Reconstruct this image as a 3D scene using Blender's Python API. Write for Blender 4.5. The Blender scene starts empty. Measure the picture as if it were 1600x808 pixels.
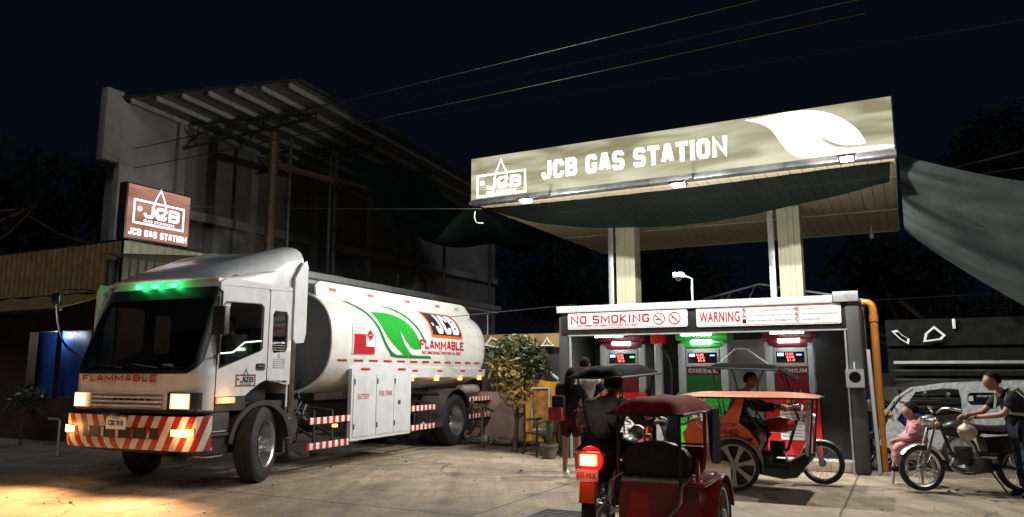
import bpy, bmesh, math, random
from math import radians, sin, cos, pi
from mathutils import Matrix, Vector
from mathutils.geometry import tessellate_polygon
random.seed(7)
scene = bpy.context.scene
COL = scene.collection

# ------------------------------------------------------------------ camera, world, light, exposure
cd = bpy.data.cameras.new('camera'); cam = bpy.data.objects.new('camera', cd); COL.objects.link(cam)
cam.location = (0, 0, 1.524); cam.rotation_euler = (radians(90 + 8.568), 0, 0)
cd.sensor_width = 36; cd.lens = 1166.36 / 1600 * 36; cd.clip_start = .05; cd.clip_end = 2000
scene.camera = cam
w = bpy.data.worlds.new('World'); scene.world = w; w.use_nodes = True
nt = w.node_tree; bg = nt.nodes['Background']
sky = nt.nodes.new('ShaderNodeTexSky'); sky.sky_type = 'NISHITA'; sky.sun_disc = False
sky.sun_elevation = radians(-4.5); sky.sun_rotation = radians(150)
glow = nt.nodes.new('ShaderNodeMix'); glow.data_type = 'RGBA'; glow.blend_type = 'ADD'; glow.inputs[0].default_value = 1
glow.inputs[7].default_value = (.022, .034, .078, 1)      # even night sky glow added to the sky texture
nt.links.new(sky.outputs[0], glow.inputs[6]); nt.links.new(glow.outputs[2], bg.inputs[0]); bg.inputs[1].default_value = .075
sd = bpy.data.lights.new('camera_side_fill', 'SUN'); so = bpy.data.objects.new('camera_side_fill', sd); COL.objects.link(so)  # added soft fill from behind the camera, standing in for an unseen street lamp
sd.energy = .42; sd.angle = radians(25); sd.color = (.95, .97, 1)
so.rotation_euler = (radians(57), 0, radians(18))
scene.view_settings.view_transform = 'Standard'; scene.view_settings.look = 'None'
scene.view_settings.exposure = 0; scene.view_settings.gamma = 1

# ------------------------------------------------------------------ frames
def RZ(d): return Matrix.Rotation(radians(d), 4, 'Z')
def TR(x, y, z=0): return Matrix.Translation((x, y, z))
FR = {'W': Matrix.Identity(4),
      'S': TR(6.023, 11.317) @ RZ(-27.558),     # station: x along the canopy front, y to the back
      'T': TR(-4.5796, 11.203) @ RZ(245.962)}   # truck: x forward, y to its left, origin under the front axle
def lamp(name, kind, frame, p, energy, color, radius=.1, aim=None, size=60, blend=.6):
    l = bpy.data.lights.new(name, kind); o = bpy.data.objects.new(name, l); COL.objects.link(o)
    P = FR[frame] @ Vector(p); o.location = P; l.energy = energy; l.color = color; l.shadow_soft_size = radius
    if kind == 'SPOT':
        l.spot_size = radians(size); l.spot_blend = blend
        o.rotation_euler = (FR[frame] @ Vector(aim) - P).to_track_quat('-Z', 'Y').to_euler()
    return o

# ------------------------------------------------------------------ materials
M = {}
def nodes(name):
    m = bpy.data.materials.new(name); m.use_nodes = True
    return m, m.node_tree, m.node_tree.nodes['Principled BSDF']
def mat(name, col, rough=.5, metal=0, var=.18, scale=6, bump=.0, bscale=60, emis=None, es=0, coat=0, dirt=0, dirtcol=(.05, .04, .03), trans=0, rvar=.25, spec=.5, streak=0):
    m, t, b = nodes(name); N = t.nodes.new; L = t.links.new
    tc = N('ShaderNodeTexCoord'); n1 = N('ShaderNodeTexNoise'); n1.inputs['Scale'].default_value = scale; n1.inputs['Detail'].default_value = 6
    L(tc.outputs['Object'], n1.inputs['Vector'])
    r = N('ShaderNodeMapRange'); r.inputs['From Min'].default_value = .3; r.inputs['From Max'].default_value = .7
    r.inputs['To Min'].default_value = 1 - var; r.inputs['To Max'].default_value = 1 + var
    L(n1.outputs['Fac'], r.inputs['Value'])
    mx = N('ShaderNodeMix'); mx.data_type = 'RGBA'; mx.blend_type = 'MULTIPLY'; mx.inputs[0].default_value = 1
    mx.inputs[6].default_value = (*col, 1); L(r.outputs[0], mx.inputs[7]); out = mx.outputs[2]
    if dirt:
        n2 = N('ShaderNodeTexNoise'); n2.inputs['Scale'].default_value = scale * .45; n2.inputs['Detail'].default_value = 10; n2.inputs['Roughness'].default_value = .7
        mp_ = N('ShaderNodeMapping'); mp_.inputs['Scale'].default_value = (1, 1, .22 if streak else 1); L(tc.outputs['Object'], mp_.inputs[0]); L(mp_.outputs[0], n2.inputs['Vector'])
        r2 = N('ShaderNodeMapRange'); r2.inputs['From Min'].default_value = .5; r2.inputs['From Max'].default_value = .72; r2.inputs['To Max'].default_value = dirt
        L(n2.outputs['Fac'], r2.inputs['Value'])
        m2 = N('ShaderNodeMix'); m2.data_type = 'RGBA'; L(r2.outputs[0], m2.inputs[0]); L(out, m2.inputs[6]); m2.inputs[7].default_value = (*dirtcol, 1); out = m2.outputs[2]
    L(out, b.inputs['Base Color'])
    rr = N('ShaderNodeMapRange'); rr.inputs['To Min'].default_value = max(.02, rough * (1 - rvar)); rr.inputs['To Max'].default_value = min(1, rough * (1 + rvar))
    n3 = N('ShaderNodeTexNoise'); n3.inputs['Scale'].default_value = scale * 3; L(tc.outputs['Object'], n3.inputs['Vector']); L(n3.outputs['Fac'], rr.inputs['Value'])
    L(rr.outputs[0], b.inputs['Roughness']); b.inputs['Metallic'].default_value = metal; b.inputs['Specular IOR Level'].default_value = spec
    if coat: b.inputs['Coat Weight'].default_value = coat; b.inputs['Coat Roughness'].default_value = .08
    if bump:
        nb = N('ShaderNodeTexNoise'); nb.inputs['Scale'].default_value = bscale; nb.inputs['Detail'].default_value = 5; L(tc.outputs['Object'], nb.inputs['Vector'])
        bp = N('ShaderNodeBump'); bp.inputs['Strength'].default_value = bump; bp.inputs['Distance'].default_value = .02
        L(nb.outputs['Fac'], bp.inputs['Height']); L(bp.outputs[0], b.inputs['Normal'])
    if emis: b.inputs['Emission Color'].default_value = (*emis, 1); b.inputs['Emission Strength'].default_value = es
    if trans: b.inputs['Transmission Weight'].default_value = trans
    M[name] = m; return m
def glass(name, tint=(.25, .27, .28), rough=.04):
    m = bpy.data.materials.new(name); m.use_nodes = True; t = m.node_tree; t.nodes.clear(); N = t.nodes.new; L = t.links.new
    o = N('ShaderNodeOutputMaterial'); tr = N('ShaderNodeBsdfTransparent'); tr.inputs[0].default_value = (*tint, 1)
    g = N('ShaderNodeBsdfGlossy'); g.inputs['Roughness'].default_value = rough; g.inputs[0].default_value = (.9, .9, .9, 1)
    f = N('ShaderNodeFresnel'); f.inputs[0].default_value = 1.5; mx = N('ShaderNodeMixShader')
    L(f.outputs[0], mx.inputs[0]); L(tr.outputs[0], mx.inputs[1]); L(g.outputs[0], mx.inputs[2]); L(mx.outputs[0], o.inputs[0]); M[name] = m; return m
def stripes(name, c1, c2, vec, period, duty=.5, rough=.35, noise=.0, mirror=False):
    """printed stripes across direction vec (object space)"""
    m = mat(name, c1, rough, dirt=.25); t = m.node_tree; N = t.nodes.new; L = t.links.new; b = t.nodes['Principled BSDF']
    src = b.inputs['Base Color'].links[0].from_socket
    tc = N('ShaderNodeTexCoord'); d = N('ShaderNodeVectorMath'); d.operation = 'DOT_PRODUCT'; d.inputs[1].default_value = vec
    src_v = tc.outputs['Object']
    if mirror:
        ab = N('ShaderNodeVectorMath'); ab.operation = 'ABSOLUTE'; L(src_v, ab.inputs[0]); s1 = N('ShaderNodeSeparateXYZ'); L(src_v, s1.inputs[0]); s2 = N('ShaderNodeSeparateXYZ'); L(ab.outputs[0], s2.inputs[0]); c1_ = N('ShaderNodeCombineXYZ'); L(s1.outputs[0], c1_.inputs[0]); L(s2.outputs[1], c1_.inputs[1]); L(s1.outputs[2], c1_.inputs[2]); src_v = c1_.outputs[0]
    L(src_v, d.inputs[0])
    a = N('ShaderNodeMath'); a.operation = 'DIVIDE'; a.inputs[1].default_value = period; L(d.outputs['Value'], a.inputs[0])
    fr = N('ShaderNodeMath'); fr.operation = 'FRACT'; L(a.outputs[0], fr.inputs[0])
    g = N('ShaderNodeMath'); g.operation = 'GREATER_THAN'; g.inputs[1].default_value = duty; L(fr.outputs[0], g.inputs[0])
    mx = N('ShaderNodeMix'); mx.data_type = 'RGBA'; L(g.outputs[0], mx.inputs[0]); L(src, mx.inputs[6]); mx.inputs[7].default_value = (*c2, 1)
    L(mx.outputs[2], b.inputs['Base Color']); return m
def emit(name, col, s, base=(.5, .5, .5)): return mat(name, base, .4, emis=col, es=s, var=0)

mat('white_paint', (.57, .59, .6), .32, var=.07, coat=.35, dirt=.4, dirtcol=(.33, .29, .24), streak=1)
mat('tank_paint', (.7, .71, .69), .3, var=.06, scale=2.5, coat=.3, dirt=.4, dirtcol=(.42, .38, .32), streak=1, bump=.03, bscale=5)
mat('tank_head_shade', (.11, .11, .105), .5, var=.1)  # front head colour darkened to hold the shadow behind the cab
mat('black_paint', (.015, .015, .016), .35, var=.3)
mat('chassis_black', (.022, .021, .02), .55, var=.4, dirt=.4, dirtcol=(.07, .055, .04))
mat('rubber', (.018, .018, .018), .75, var=.3, dirt=.5, dirtcol=(.06, .05, .042), bump=.2)
mat('chrome', (.6, .6, .6), .28, 1, var=.1)
mat('steel', (.4, .4, .4), .38, 1, var=.2, dirt=.3)
mat('galvanised', (.55, .57, .58), .45, .6, var=.15, dirt=.2)
mat('trim_dull', (.1, .1, .1), .35, .5, var=.5, scale=4)
mat('dark_steel', (.08, .08, .08), .45, .7, var=.3)
mat('alloy_gold', (.45, .4, .33), .4, .6, var=.15, dirt=.3)
mat('red_print', (.42, .015, .02), .4, var=.08)
mat('red_paint', (.5, .02, .02), .3, coat=.5, var=.1, dirt=.15)
mat('maroon_paint', (.24, .016, .016), .24, coat=.7, var=.15, dirt=.2)
mat('maroon_vinyl', (.2, .018, .018), .75, spec=.03, var=.3, bump=.15, bscale=14)
mat('dark_red_paint', (.09, .008, .01), .3, coat=.4)
mat('green_paint', (.03, .42, .05), .35, coat=.3, var=.1)
mat('dark_green_paint', (.01, .09, .02), .4)
mat('leaf_green_print', (.015, .3, .03), .38, var=.06)
mat('dark_leaf_print', (.01, .16, .045), .38, var=.06)
mat('orange_print', (.62, .12, .02), .38, var=.06)
mat('orange_paint', (.85, .13, .03), .35, coat=.4, var=.08, dirt=.1)
mat('orange_vinyl', (.36, .10, .03), .5, var=.12, bump=.2, bscale=16)
mat('black_print', (.02, .02, .02), .4)
mat('white_print', (.8, .8, .78), .4, var=.03)
mat('grey_print', (.3, .3, .3), .4)
mat('sign_face', (.84, .83, .83), .3, var=.03)
mat('black_cladding', (.018, .02, .022), .4, var=.25, scale=3, dirt=.3, dirtcol=(.045, .045, .045), bump=.05)
mat('fence_dark', (.012, .013, .012), .85, spec=.1, var=.4)
mat('grey_wall', (.05, .053, .056), .55, var=.2, scale=2, dirt=.3)
mat('white_trim', (.55, .57, .57), .45, var=.1, dirt=.3, dirtcol=(.2, .19, .17))
mat('pump_grey', (.32, .33, .33), .4, var=.08, dirt=.1)
mat('screen_black', (.01, .01, .012), .12, var=0)
mat('cream_steel', (.55, .55, .38), .5, var=.08, scale=3, dirt=.12)
mat('soffit', (.5, .42, .29), .5, var=.12, scale=2.5, dirt=.3, dirtcol=(.2, .15, .1))
mat('tile', (.5, .4, .32), .35, var=.2)
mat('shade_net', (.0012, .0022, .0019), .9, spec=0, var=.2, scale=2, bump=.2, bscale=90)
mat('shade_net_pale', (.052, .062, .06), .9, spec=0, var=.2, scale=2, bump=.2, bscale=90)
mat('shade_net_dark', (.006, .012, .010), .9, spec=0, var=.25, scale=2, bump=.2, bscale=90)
mat('pvc_orange', (.42, .15, .02), .4, var=.15, dirt=.3)
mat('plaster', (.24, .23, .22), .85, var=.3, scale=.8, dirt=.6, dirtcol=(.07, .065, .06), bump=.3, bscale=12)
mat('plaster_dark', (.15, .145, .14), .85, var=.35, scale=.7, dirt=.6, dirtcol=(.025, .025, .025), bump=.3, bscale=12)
mat('rusty_steel', (.08, .05, .035), .6, .3, var=.4, scale=9)
mat('roof_sheet', (.14, .14, .14), .5, .5, var=.2)
mat('cream_sheet', (.36, .37, .26), .5, .2, var=.12, dirt=.3)
mat('brown_sheet', (.3, .2, .08), .6, .1, var=.25, dirt=.4)
mat('brown_wall', (.08, .045, .025), .85, var=.35, scale=1.5, dirt=.5, bump=.3, bscale=20)
mat('pink_wall', (.26, .17, .14), .8, var=.3, scale=2, dirt=.5, bump=.3, bscale=20)
mat('blue_tarp', (.02, .06, .3), .5, var=.2, bump=.35, bscale=7)
mat('yellow_tarp', (.72, .36, .04), .6, var=.3, scale=4, bump=.4, bscale=8, dirt=.3, dirtcol=(.35, .16, .03))
mat('poster', (.35, .17, .04), .5, var=.6, scale=9)
mat('bark', (.09, .06, .04), .9, var=.4, bump=.5)
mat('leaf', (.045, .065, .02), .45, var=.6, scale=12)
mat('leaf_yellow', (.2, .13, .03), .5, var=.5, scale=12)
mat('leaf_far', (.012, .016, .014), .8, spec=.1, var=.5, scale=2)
mat('skin', (.32, .17, .11), .55, var=.12)
mat('skin_dark', (.2, .105, .07), .55, var=.12)
mat('hair', (.008, .007, .007), .9, spec=.1, var=.3)
mat('black_cloth', (.018, .018, .02), .85, spec=.1, var=.4, bump=.5, bscale=18)
mat('grey_cloth', (.15, .14, .135), .9, spec=.1, var=.3, bump=.6, bscale=14)
mat('beige_cloth', (.36, .3, .24), .9, var=.2, bump=.5, bscale=16)
mat('maroon_cloth', (.06, .012, .014), .85, spec=.1, var=.3, bump=.5, bscale=18)
mat('pink_cloth', (.55, .25, .27), .85, var=.25, bump=.5, bscale=14)
mat('jeans', (.03, .035, .05), .85, spec=.1, var=.4, bump=.3)
mat('hi_vis', (.3, .34, .17), .5)
mat('red_nylon', (.25, .015, .02), .6, var=.3, bump=.4, bscale=20)
mat('plastic_bag', (.6, .48, .38), .3, var=.3, bump=.7, bscale=25)
mat('beige_plastic', (.5, .45, .36), .4, var=.1)
mat('black_plastic', (.02, .02, .02), .4, var=.2)
mat('terracotta', (.12, .1, .09), .8, var=.3)
mat('blue_plastic', (.01, .04, .3), .4)
mat('patterned_silver', (.72, .76, .78), .35, .1, var=.3, scale=15, bump=.3, bscale=26)
mat('seat_vinyl', (.02, .014, .014), .28, var=.2, bump=.15, bscale=12)
mat('cab_interior', (.04, .04, .042), .8, var=.3)
mat('wood', (.3, .19, .1), .7, var=.3)
mat('far_white', (.4, .4, .38), .6)
glass('windscreen_glass', (.16, .17, .18), .03); glass('side_glass', (.3, .32, .33), .03); glass('clear_plastic', (.55, .55, .53), .25)
emit('headlight_glow', (1, .82, .4), 2.6); emit('fog_glow', (1, .68, .28), 2.4); emit('amber_glow', (1, .45, .04), 2.3); emit('amber_dim', (.95, .22, .01), 1.1)
emit('headlight_warm', (1, .55, .17), 1.5); emit('green_glow', (.06, 1, .3), 4); emit('led_white', (.95, 1, .92), 34); emit('led_tube', (.9, 1, .97), 55)
emit('tail_glow', (1, .12, .06), 7); emit('tail_hot', (1, .5, .25), 9); emit('tail_ring', (.75, .01, .015), 1.0, (.3, 0, 0)); emit('sign_white', (1, 1, .92), 1.5, (.7, .7, .7)); emit('sign_white_pink', (1, .93, .95), 1.5, (.7, .7, .7))
emit('seg_red', (1, .05, .02), 4); emit('seg_blue', (.15, .25, 1), 4); emit('seg_green', (.05, 1, .2), 2.5); emit('tube_cyan', (.6, 1, .9), .9)
emit('sign_bright', (1, 1, .94), 2.4, (.7, .7, .7))
stripes('bumper_stripes', (.5, .49, .47), (.3, .018, .014), (-1, 1, -.5), .235, mirror=True)
stripes('rail_stripes', (.78, .77, .75), (.42, .02, .02), (1, 0, 0), .155)
def backlit(name, c1, c2, s1, sc):
    m, t, b = nodes(name); N = t.nodes.new; L = t.links.new
    tc = N('ShaderNodeTexCoord'); mp = N('ShaderNodeMapping'); mp.inputs['Scale'].default_value = sc; L(tc.outputs['Object'], mp.inputs[0])
    n = N('ShaderNodeTexNoise'); n.inputs['Scale'].default_value = 1.4; n.inputs['Detail'].default_value = 2.5; n.inputs['Distortion'].default_value = .6; L(mp.outputs[0], n.inputs['Vector'])
    r = N('ShaderNodeValToRGB'); r.color_ramp.elements[0].position = .36; r.color_ramp.elements[0].color = (*c1, 1); r.color_ramp.elements[1].position = .68; r.color_ramp.elements[1].color = (*c2, 1)
    L(n.outputs['Fac'], r.inputs[0]); L(r.outputs[0], b.inputs['Emission Color']); b.inputs['Emission Strength'].default_value = s1
    b.inputs['Base Color'].default_value = (.05, .05, .04, 1); b.inputs['Roughness'].default_value = .25; M[name] = m
backlit('fascia_panel', (.3, .27, .155), (.7, .67, .47), .95, (.55, 1, 2.6))
backlit('brown_panel', (.21, .085, .06), (.42, .19, .14), 1.4, (1, .5, 2))

def net_mat(name, holes):
    m = M[name]; t = m.node_tree; N = t.nodes.new; L = t.links.new; o = t.nodes['Material Output']; b = t.nodes['Principled BSDF']
    tr = N('ShaderNodeBsdfTransparent'); mx = N('ShaderNodeMixShader'); mx.inputs[0].default_value = holes; L(b.outputs[0], mx.inputs[1]); L(tr.outputs[0], mx.inputs[2]); L(mx.outputs[0], o.inputs[0])
net_mat('shade_net', .05); net_mat('shade_net_pale', .12)
def ground_mat():
    m, t, b = nodes('concrete'); N = t.nodes.new; L = t.links.new
    tc = N('ShaderNodeTexCoord'); P = tc.outputs['Object']
    def noise(s, d=6, ro=.6, dist=0, v=None):
        n = N('ShaderNodeTexNoise'); n.inputs['Scale'].default_value = s; n.inputs['Detail'].default_value = d; n.inputs['Roughness'].default_value = ro; n.inputs['Distortion'].default_value = dist
        L(v or P, n.inputs['Vector']); return n.outputs['Fac']
    def rng(x, a, b_, c, d):
        r = N('ShaderNodeMapRange'); r.inputs['From Min'].default_value = a; r.inputs['From Max'].default_value = b_; r.inputs['To Min'].default_value = c; r.inputs['To Max'].default_value = d; L(x, r.inputs[0]); return r.outputs[0]
    def mul(x, y):
        n = N('ShaderNodeMath'); n.operation = 'MULTIPLY'; L(x, n.inputs[0]); L(y, n.inputs[1]); return n.outputs[0]
    a = rng(noise(.35, 8, .65), .35, .68, .62, 1.25)
    c = rng(noise(2.2, 10, .7, .4), .3, .7, .66, 1.25)
    g = rng(noise(45, 4), .3, .7, .8, 1.18)
    mp = N('ShaderNodeMapping'); mp.inputs['Rotation'].default_value = (0, 0, radians(27.5)); mp.inputs['Scale'].default_value = (1.1, .3, 1); L(P, mp.inputs[0])
    s = rng(noise(2.4, 8, .7, 1.2, mp.outputs[0]), .33, .62, .72, 1.12)
    st = rng(noise(.8, 3, .5), .60, .72, 1, .4)
    # cracks
    nd = N('ShaderNodeTexNoise'); nd.inputs['Scale'].default_value = 1.6; nd.inputs['Detail'].default_value = 6; L(P, nd.inputs['Vector'])
    av = N('ShaderNodeMix'); av.data_type = 'VECTOR'; av.inputs[0].default_value = .35; L(P, av.inputs[4]); L(nd.outputs['Color'], av.inputs[5])
    vo = N('ShaderNodeTexVoronoi'); vo.feature = 'DISTANCE_TO_EDGE'; vo.inputs['Scale'].default_value = .55; L(av.outputs[1], vo.inputs['Vector'])
    ck = rng(vo.outputs['Distance'], .0, .006, .25, 1)
    gate = rng(noise(.3, 2), .45, .55, 0, 1)
    mx0 = N('ShaderNodeMix'); mx0.data_type = 'FLOAT'; L(gate, mx0.inputs[0]); mx0.inputs[2].default_value = 1; L(ck, mx0.inputs[3])
    mj = N('ShaderNodeMapping'); mj.inputs['Rotation'].default_value = (0, 0, radians(27.5)); mj.inputs['Location'].default_value = (.7, 1.3, 0); L(P, mj.inputs[0])
    wv = N('ShaderNodeMix'); wv.data_type = 'VECTOR'; wv.inputs[0].default_value = .03; L(mj.outputs[0], wv.inputs[4]); L(nd.outputs['Color'], wv.inputs[5])
    sx = N('ShaderNodeSeparateXYZ'); L(wv.outputs[1], sx.inputs[0]); jn = []
    for o_, per in ((sx.outputs[0], 3.4), (sx.outputs[1], 4.1)):
        q = N('ShaderNodeMath'); q.operation = 'PINGPONG'; q.inputs[1].default_value = per / 2; L(o_, q.inputs[0]); jn.append(rng(q.outputs[0], .006, .02, .35, 1))
    # tyre tracks: long soft dark bands along the driving direction
    mt = N('ShaderNodeMapping'); mt.inputs['Rotation'].default_value = (0, 0, radians(24)); mt.inputs['Scale'].default_value = (2.6, .12, 1); L(P, mt.inputs[0])
    tk = rng(noise(1.0, 2, .5, .3, mt.outputs[0]), .55, .7, 1, .7)
    vs_ = N('ShaderNodeTexVoronoi'); vs_.inputs['Scale'].default_value = .9; L(av.outputs[1], vs_.inputs['Vector'])
    oil = rng(vs_.outputs['Distance'], .05, .16, .45, 1)
    v = mul(mul(mul(mul(a, c), mul(g, s)), mul(st, mx0.outputs[0])), mul(mul(jn[0], jn[1]), mul(tk, oil)))
    mx = N('ShaderNodeMix'); mx.data_type = 'RGBA'; mx.blend_type = 'MULTIPLY'; mx.inputs[0].default_value = 1; mx.inputs[6].default_value = (.37, .295, .21, 1); L(v, mx.inputs[7])
    L(mx.outputs[2], b.inputs['Base Color'])
    L(rng(a, .6, 1.2, .62, .9), b.inputs['Roughness'])
    bp = N('ShaderNodeBump'); bp.inputs['Strength'].default_value = .6; bp.inputs['Distance'].default_value = .03; L(v, bp.inputs['Height']); L(bp.outputs[0], b.inputs['Normal'])
    M['concrete'] = m
ground_mat()

# ------------------------------------------------------------------ mesh builder
BASE = {}
_b = [(.85, 1), (1, .87), (1, .64), (.85, .52)]
GLYPH = {'A': [[(0, 0), (.36, 1), (.64, 1), (1, 0)], [(.2, .28), (.8, .28)]], 'B': [[(0, 0), (0, 1), (.82, 1), (1, .87), (1, .66), (.82, .52), (1, .38), (1, .13), (.82, 0), (0, 0)], [(0, .52), (.8, .52)]],
 'C': [[(1, .70), (1, .85), (.82, 1), (.18, 1), (0, .85), (0, .15), (.18, 0), (.82, 0), (1, .15), (1, .30)]], 'D': [[(0, 0), (0, 1), (.8, 1), (1, .82), (1, .18), (.8, 0), (0, 0)]],
 'E': [[(1, 1), (0, 1), (0, 0), (1, 0)], [(0, .52), (.85, .52)]], 'F': [[(1, 1), (0, 1), (0, 0)], [(0, .5), (.85, .5)]], 'G': [[(1, .76), (1, .87), (.82, 1), (.18, 1), (0, .85), (0, .15), (.18, 0), (.82, 0), (1, .15), (1, .42), (.6, .42)]],
 'H': [[(0, 0), (0, 1)], [(1, 0), (1, 1)], [(0, .5), (1, .5)]], 'I': [[(.5, 0), (.5, 1)]], 'J': [[(1, 1), (1, .15), (.82, 0), (.18, 0), (0, .15), (0, .34)]], 'K': [[(0, 0), (0, 1)], [(.95, 1), (.12, .48), (1, 0)]],
 'L': [[(0, 1), (0, 0), (1, 0)]], 'M': [[(0, 0), (0, 1), (.5, .25), (1, 1), (1, 0)]], 'N': [[(0, 0), (0, 1), (1, 0), (1, 1)]], 'O': [[(.18, 1), (0, .85), (0, .15), (.18, 0), (.82, 0), (1, .15), (1, .85), (.82, 1), (.18, 1)]],
 'P': [[(0, 0), (0, 1), (.82, 1), (1, .87), (1, .6), (.82, .46), (0, .46)]], 'R': [[(0, 0), (0, 1), (.82, 1), (1, .87), (1, .62), (.82, .48), (0, .48)], [(.5, .48), (1, 0)]],
 'S': [[(1, .80), (1, .88), (.85, 1), (.15, 1), (0, .88), (0, .62), (.15, .52), (.85, .48), (1, .38), (1, .12), (.85, 0), (.15, 0), (0, .12), (0, .20)]], 'T': [[(0, 1), (1, 1)], [(.5, 1), (.5, 0)]], 'U': [[(0, 1), (0, .15), (.18, 0), (.82, 0), (1, .15), (1, 1)]],
 'W': [[(0, 1), (.22, 0), (.5, .75), (.78, 0), (1, 1)]]}
GW = {'N': 1.15, 'I': .34, 'M': 1.3, 'W': 1.45, ' ': .45, 'L': .85, 'J': .9, 'T': .95}
class MB:
    def __init__(s): s.bm = bmesh.new()
    def box(s, x0, x1, y0, y1, z0, z1, bev=0, X=None):
        b = bmesh.new(); bmesh.ops.create_cube(b, size=1)
        for v in b.verts: v.co = Vector(((x0 + x1) / 2 + v.co.x * (x1 - x0), (y0 + y1) / 2 + v.co.y * (y1 - y0), (z0 + z1) / 2 + v.co.z * (z1 - z0)))
        if bev: bmesh.ops.bevel(b, geom=b.edges[:], offset=bev, segments=2, affect='EDGES', profile=.6)
        return s.add(b, X)
    def add(s, b, X=None):
        if X: bmesh.ops.transform(b, matrix=X, verts=b.verts)
        me = bpy.data.meshes.new('t'); b.to_mesh(me); b.free(); s.bm.from_mesh(me); bpy.data.meshes.remove(me); return s
    def tube(s, pts, r, n=8, closed=False, cap=True):
        P = [Vector(p) for p in pts]; R = r if isinstance(r, (list, tuple)) else [r] * len(P); rings = []; prev = None
        for i, p in enumerate(P):
            if closed: d = (P[(i + 1) % len(P)] - P[i - 1])
            else: d = P[min(i + 1, len(P) - 1)] - P[max(i - 1, 0)]
            d = d.normalized() if d.length > 1e-9 else Vector((0, 0, 1))
            if prev is None: a = d.orthogonal().normalized()
            else:
                a = prev - d * prev.dot(d); a = a.normalized() if a.length > 1e-6 else d.orthogonal().normalized()
            prev = a; c = d.cross(a)
            rings.append([s.bm.verts.new(p + (a * cos(2 * pi * k / n) + c * sin(2 * pi * k / n)) * R[i]) for k in range(n)])
        m = len(rings)
        for i in range(m if closed else m - 1):
            A, B = rings[i], rings[(i + 1) % m]
            for k in range(n): s.bm.faces.new((A[k], A[(k + 1) % n], B[(k + 1) % n], B[k]))
        if cap and not closed: s.bm.faces.new(rings[0][::-1]); s.bm.faces.new(rings[-1])
        return s
    def cyl(s, p0, p1, r, r1=None, n=16): return s.tube([p0, p1], [r, r if r1 is None else r1], n)
    def lathe(s, prof, X=None, n=24, closed=False):
        """prof: (radius, height) about local z"""
        b = bmesh.new(); rings = []
        for r, h in prof: rings.append([b.verts.new((r * cos(2 * pi * k / n), r * sin(2 * pi * k / n), h)) for k in range(n)])
        m = len(rings)
        for i in range(m if closed else m - 1):
            A, B = rings[i], rings[(i + 1) % m]
            for k in range(n): b.faces.new((A[k], A[(k + 1) % n], B[(k + 1) % n], B[k]))
        bmesh.ops.remove_doubles(b, verts=b.verts, dist=1e-5)
        return s.add(b, X)
    def prism(s, pts, X, th, holes=()):
        """2D polygon (x,y) with holes, extruded 0..th along local z, transformed by X"""
        loops = [list(pts)] + [list(h) for h in holes]; flat = [p for l in loops for p in l]
        tris = tessellate_polygon([[Vector((p[0], p[1], 0)) for p in l] for l in loops])
        b = bmesh.new(); A = [b.verts.new((p[0], p[1], 0)) for p in flat]; B = [b.verts.new((p[0], p[1], th)) for p in flat]
        for t in tris:
            try: b.faces.new([A[i] for i in t]); b.faces.new([B[i] for i in t][::-1])
            except Exception: pass
        k = 0
        for l in loops:
            n = len(l)
            for i in range(n):
                j = (i + 1) % n
                try: b.faces.new((A[k + i], A[k + j], B[k + j], B[k + i]))
                except Exception: pass
            k += n
        bmesh.ops.recalc_face_normals(b, faces=b.faces)
        return s.add(b, X)
    def grid(s, fn, nu, nv, th=0):
        V = [[s.bm.verts.new(fn(i / nu, j / nv)) for j in range(nv + 1)] for i in range(nu + 1)]; fs = []
        for i in range(nu):
            for j in range(nv): fs.append(s.bm.faces.new((V[i][j], V[i + 1][j], V[i + 1][j + 1], V[i][j + 1])))
        if th:
            s.bm.normal_update(); bmesh.ops.solidify(s.bm, geom=fs, thickness=th)
        return s
    def ell(s, c, r, X=None, sub=2):
        b = bmesh.new(); bmesh.ops.create_icosphere(b, subdivisions=sub, radius=1)
        for v in b.verts: v.co = Vector((v.co.x * r[0], v.co.y * r[1], v.co.z * r[2]))
        Y = TR(*c) @ X if X else TR(*c)
        return s.add(b, Y)
    def face(s, pts): s.bm.faces.new([s.bm.verts.new(p) for p in pts]); return s
    def block(s, txt, X, w, h, t, th=.002, fn=None, gap=.16, nrm=(0, 1, 0)):
        """heavy squared capitals drawn as mitred strokes of width t"""
        tot = sum(GW.get(c, 1) for c in txt) + gap * (len(txt) - 1); k = w / tot; x0 = 0; b = bmesh.new(); n = 0
        for c in txt:
            gw = GW.get(c, 1) * k
            for st in GLYPH.get(c, []):
                P = [Vector((x0 + t / 2 + p[0] * (gw - t), t / 2 + p[1] * (h - t), 0)) for p in st]; n += 1; zz = .0002 * (n % 3); closed = (P[0] - P[-1]).length < 1e-6
                if closed: P = P[:-1]
                m = len(P); L = []; Rr = []
                for i, p in enumerate(P):
                    a = P[i] - P[i - 1] if (i or closed) else None; d = P[(i + 1) % m] - P[i] if (i < m - 1 or closed) else None
                    a = a or d; d = d or a; a = a.normalized(); d = d.normalized(); na = Vector((-a.y, a.x, 0)); nd = Vector((-d.y, d.x, 0)); q = na + nd
                    q = q.normalized() if q.length > .05 else na; q = q * min(1.6, 1 / max(.3, q.dot(na))) * t / 2
                    if not closed and i == 0 or not closed and i == m - 1:
                        q0 = st[i]; ax = a if i else -d; edge = (abs(ax.y) > .99 and q0[1] in (0, 1)) or (abs(ax.x) > .99 and q0[0] in (0, 1)); p = p + ax * (t / 2 if edge else 0)
                    L.append(b.verts.new(p + q + Vector((0, 0, zz)))); Rr.append(b.verts.new(p - q + Vector((0, 0, zz))))
                for i in range(m if closed else m - 1):
                    j = (i + 1) % m; f = b.faces.new((L[i], Rr[i], Rr[j], L[j]))
            x0 += gw + gap * k
        if fn:
            bend(b, fn, nrm); return s.add(b)
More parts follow.
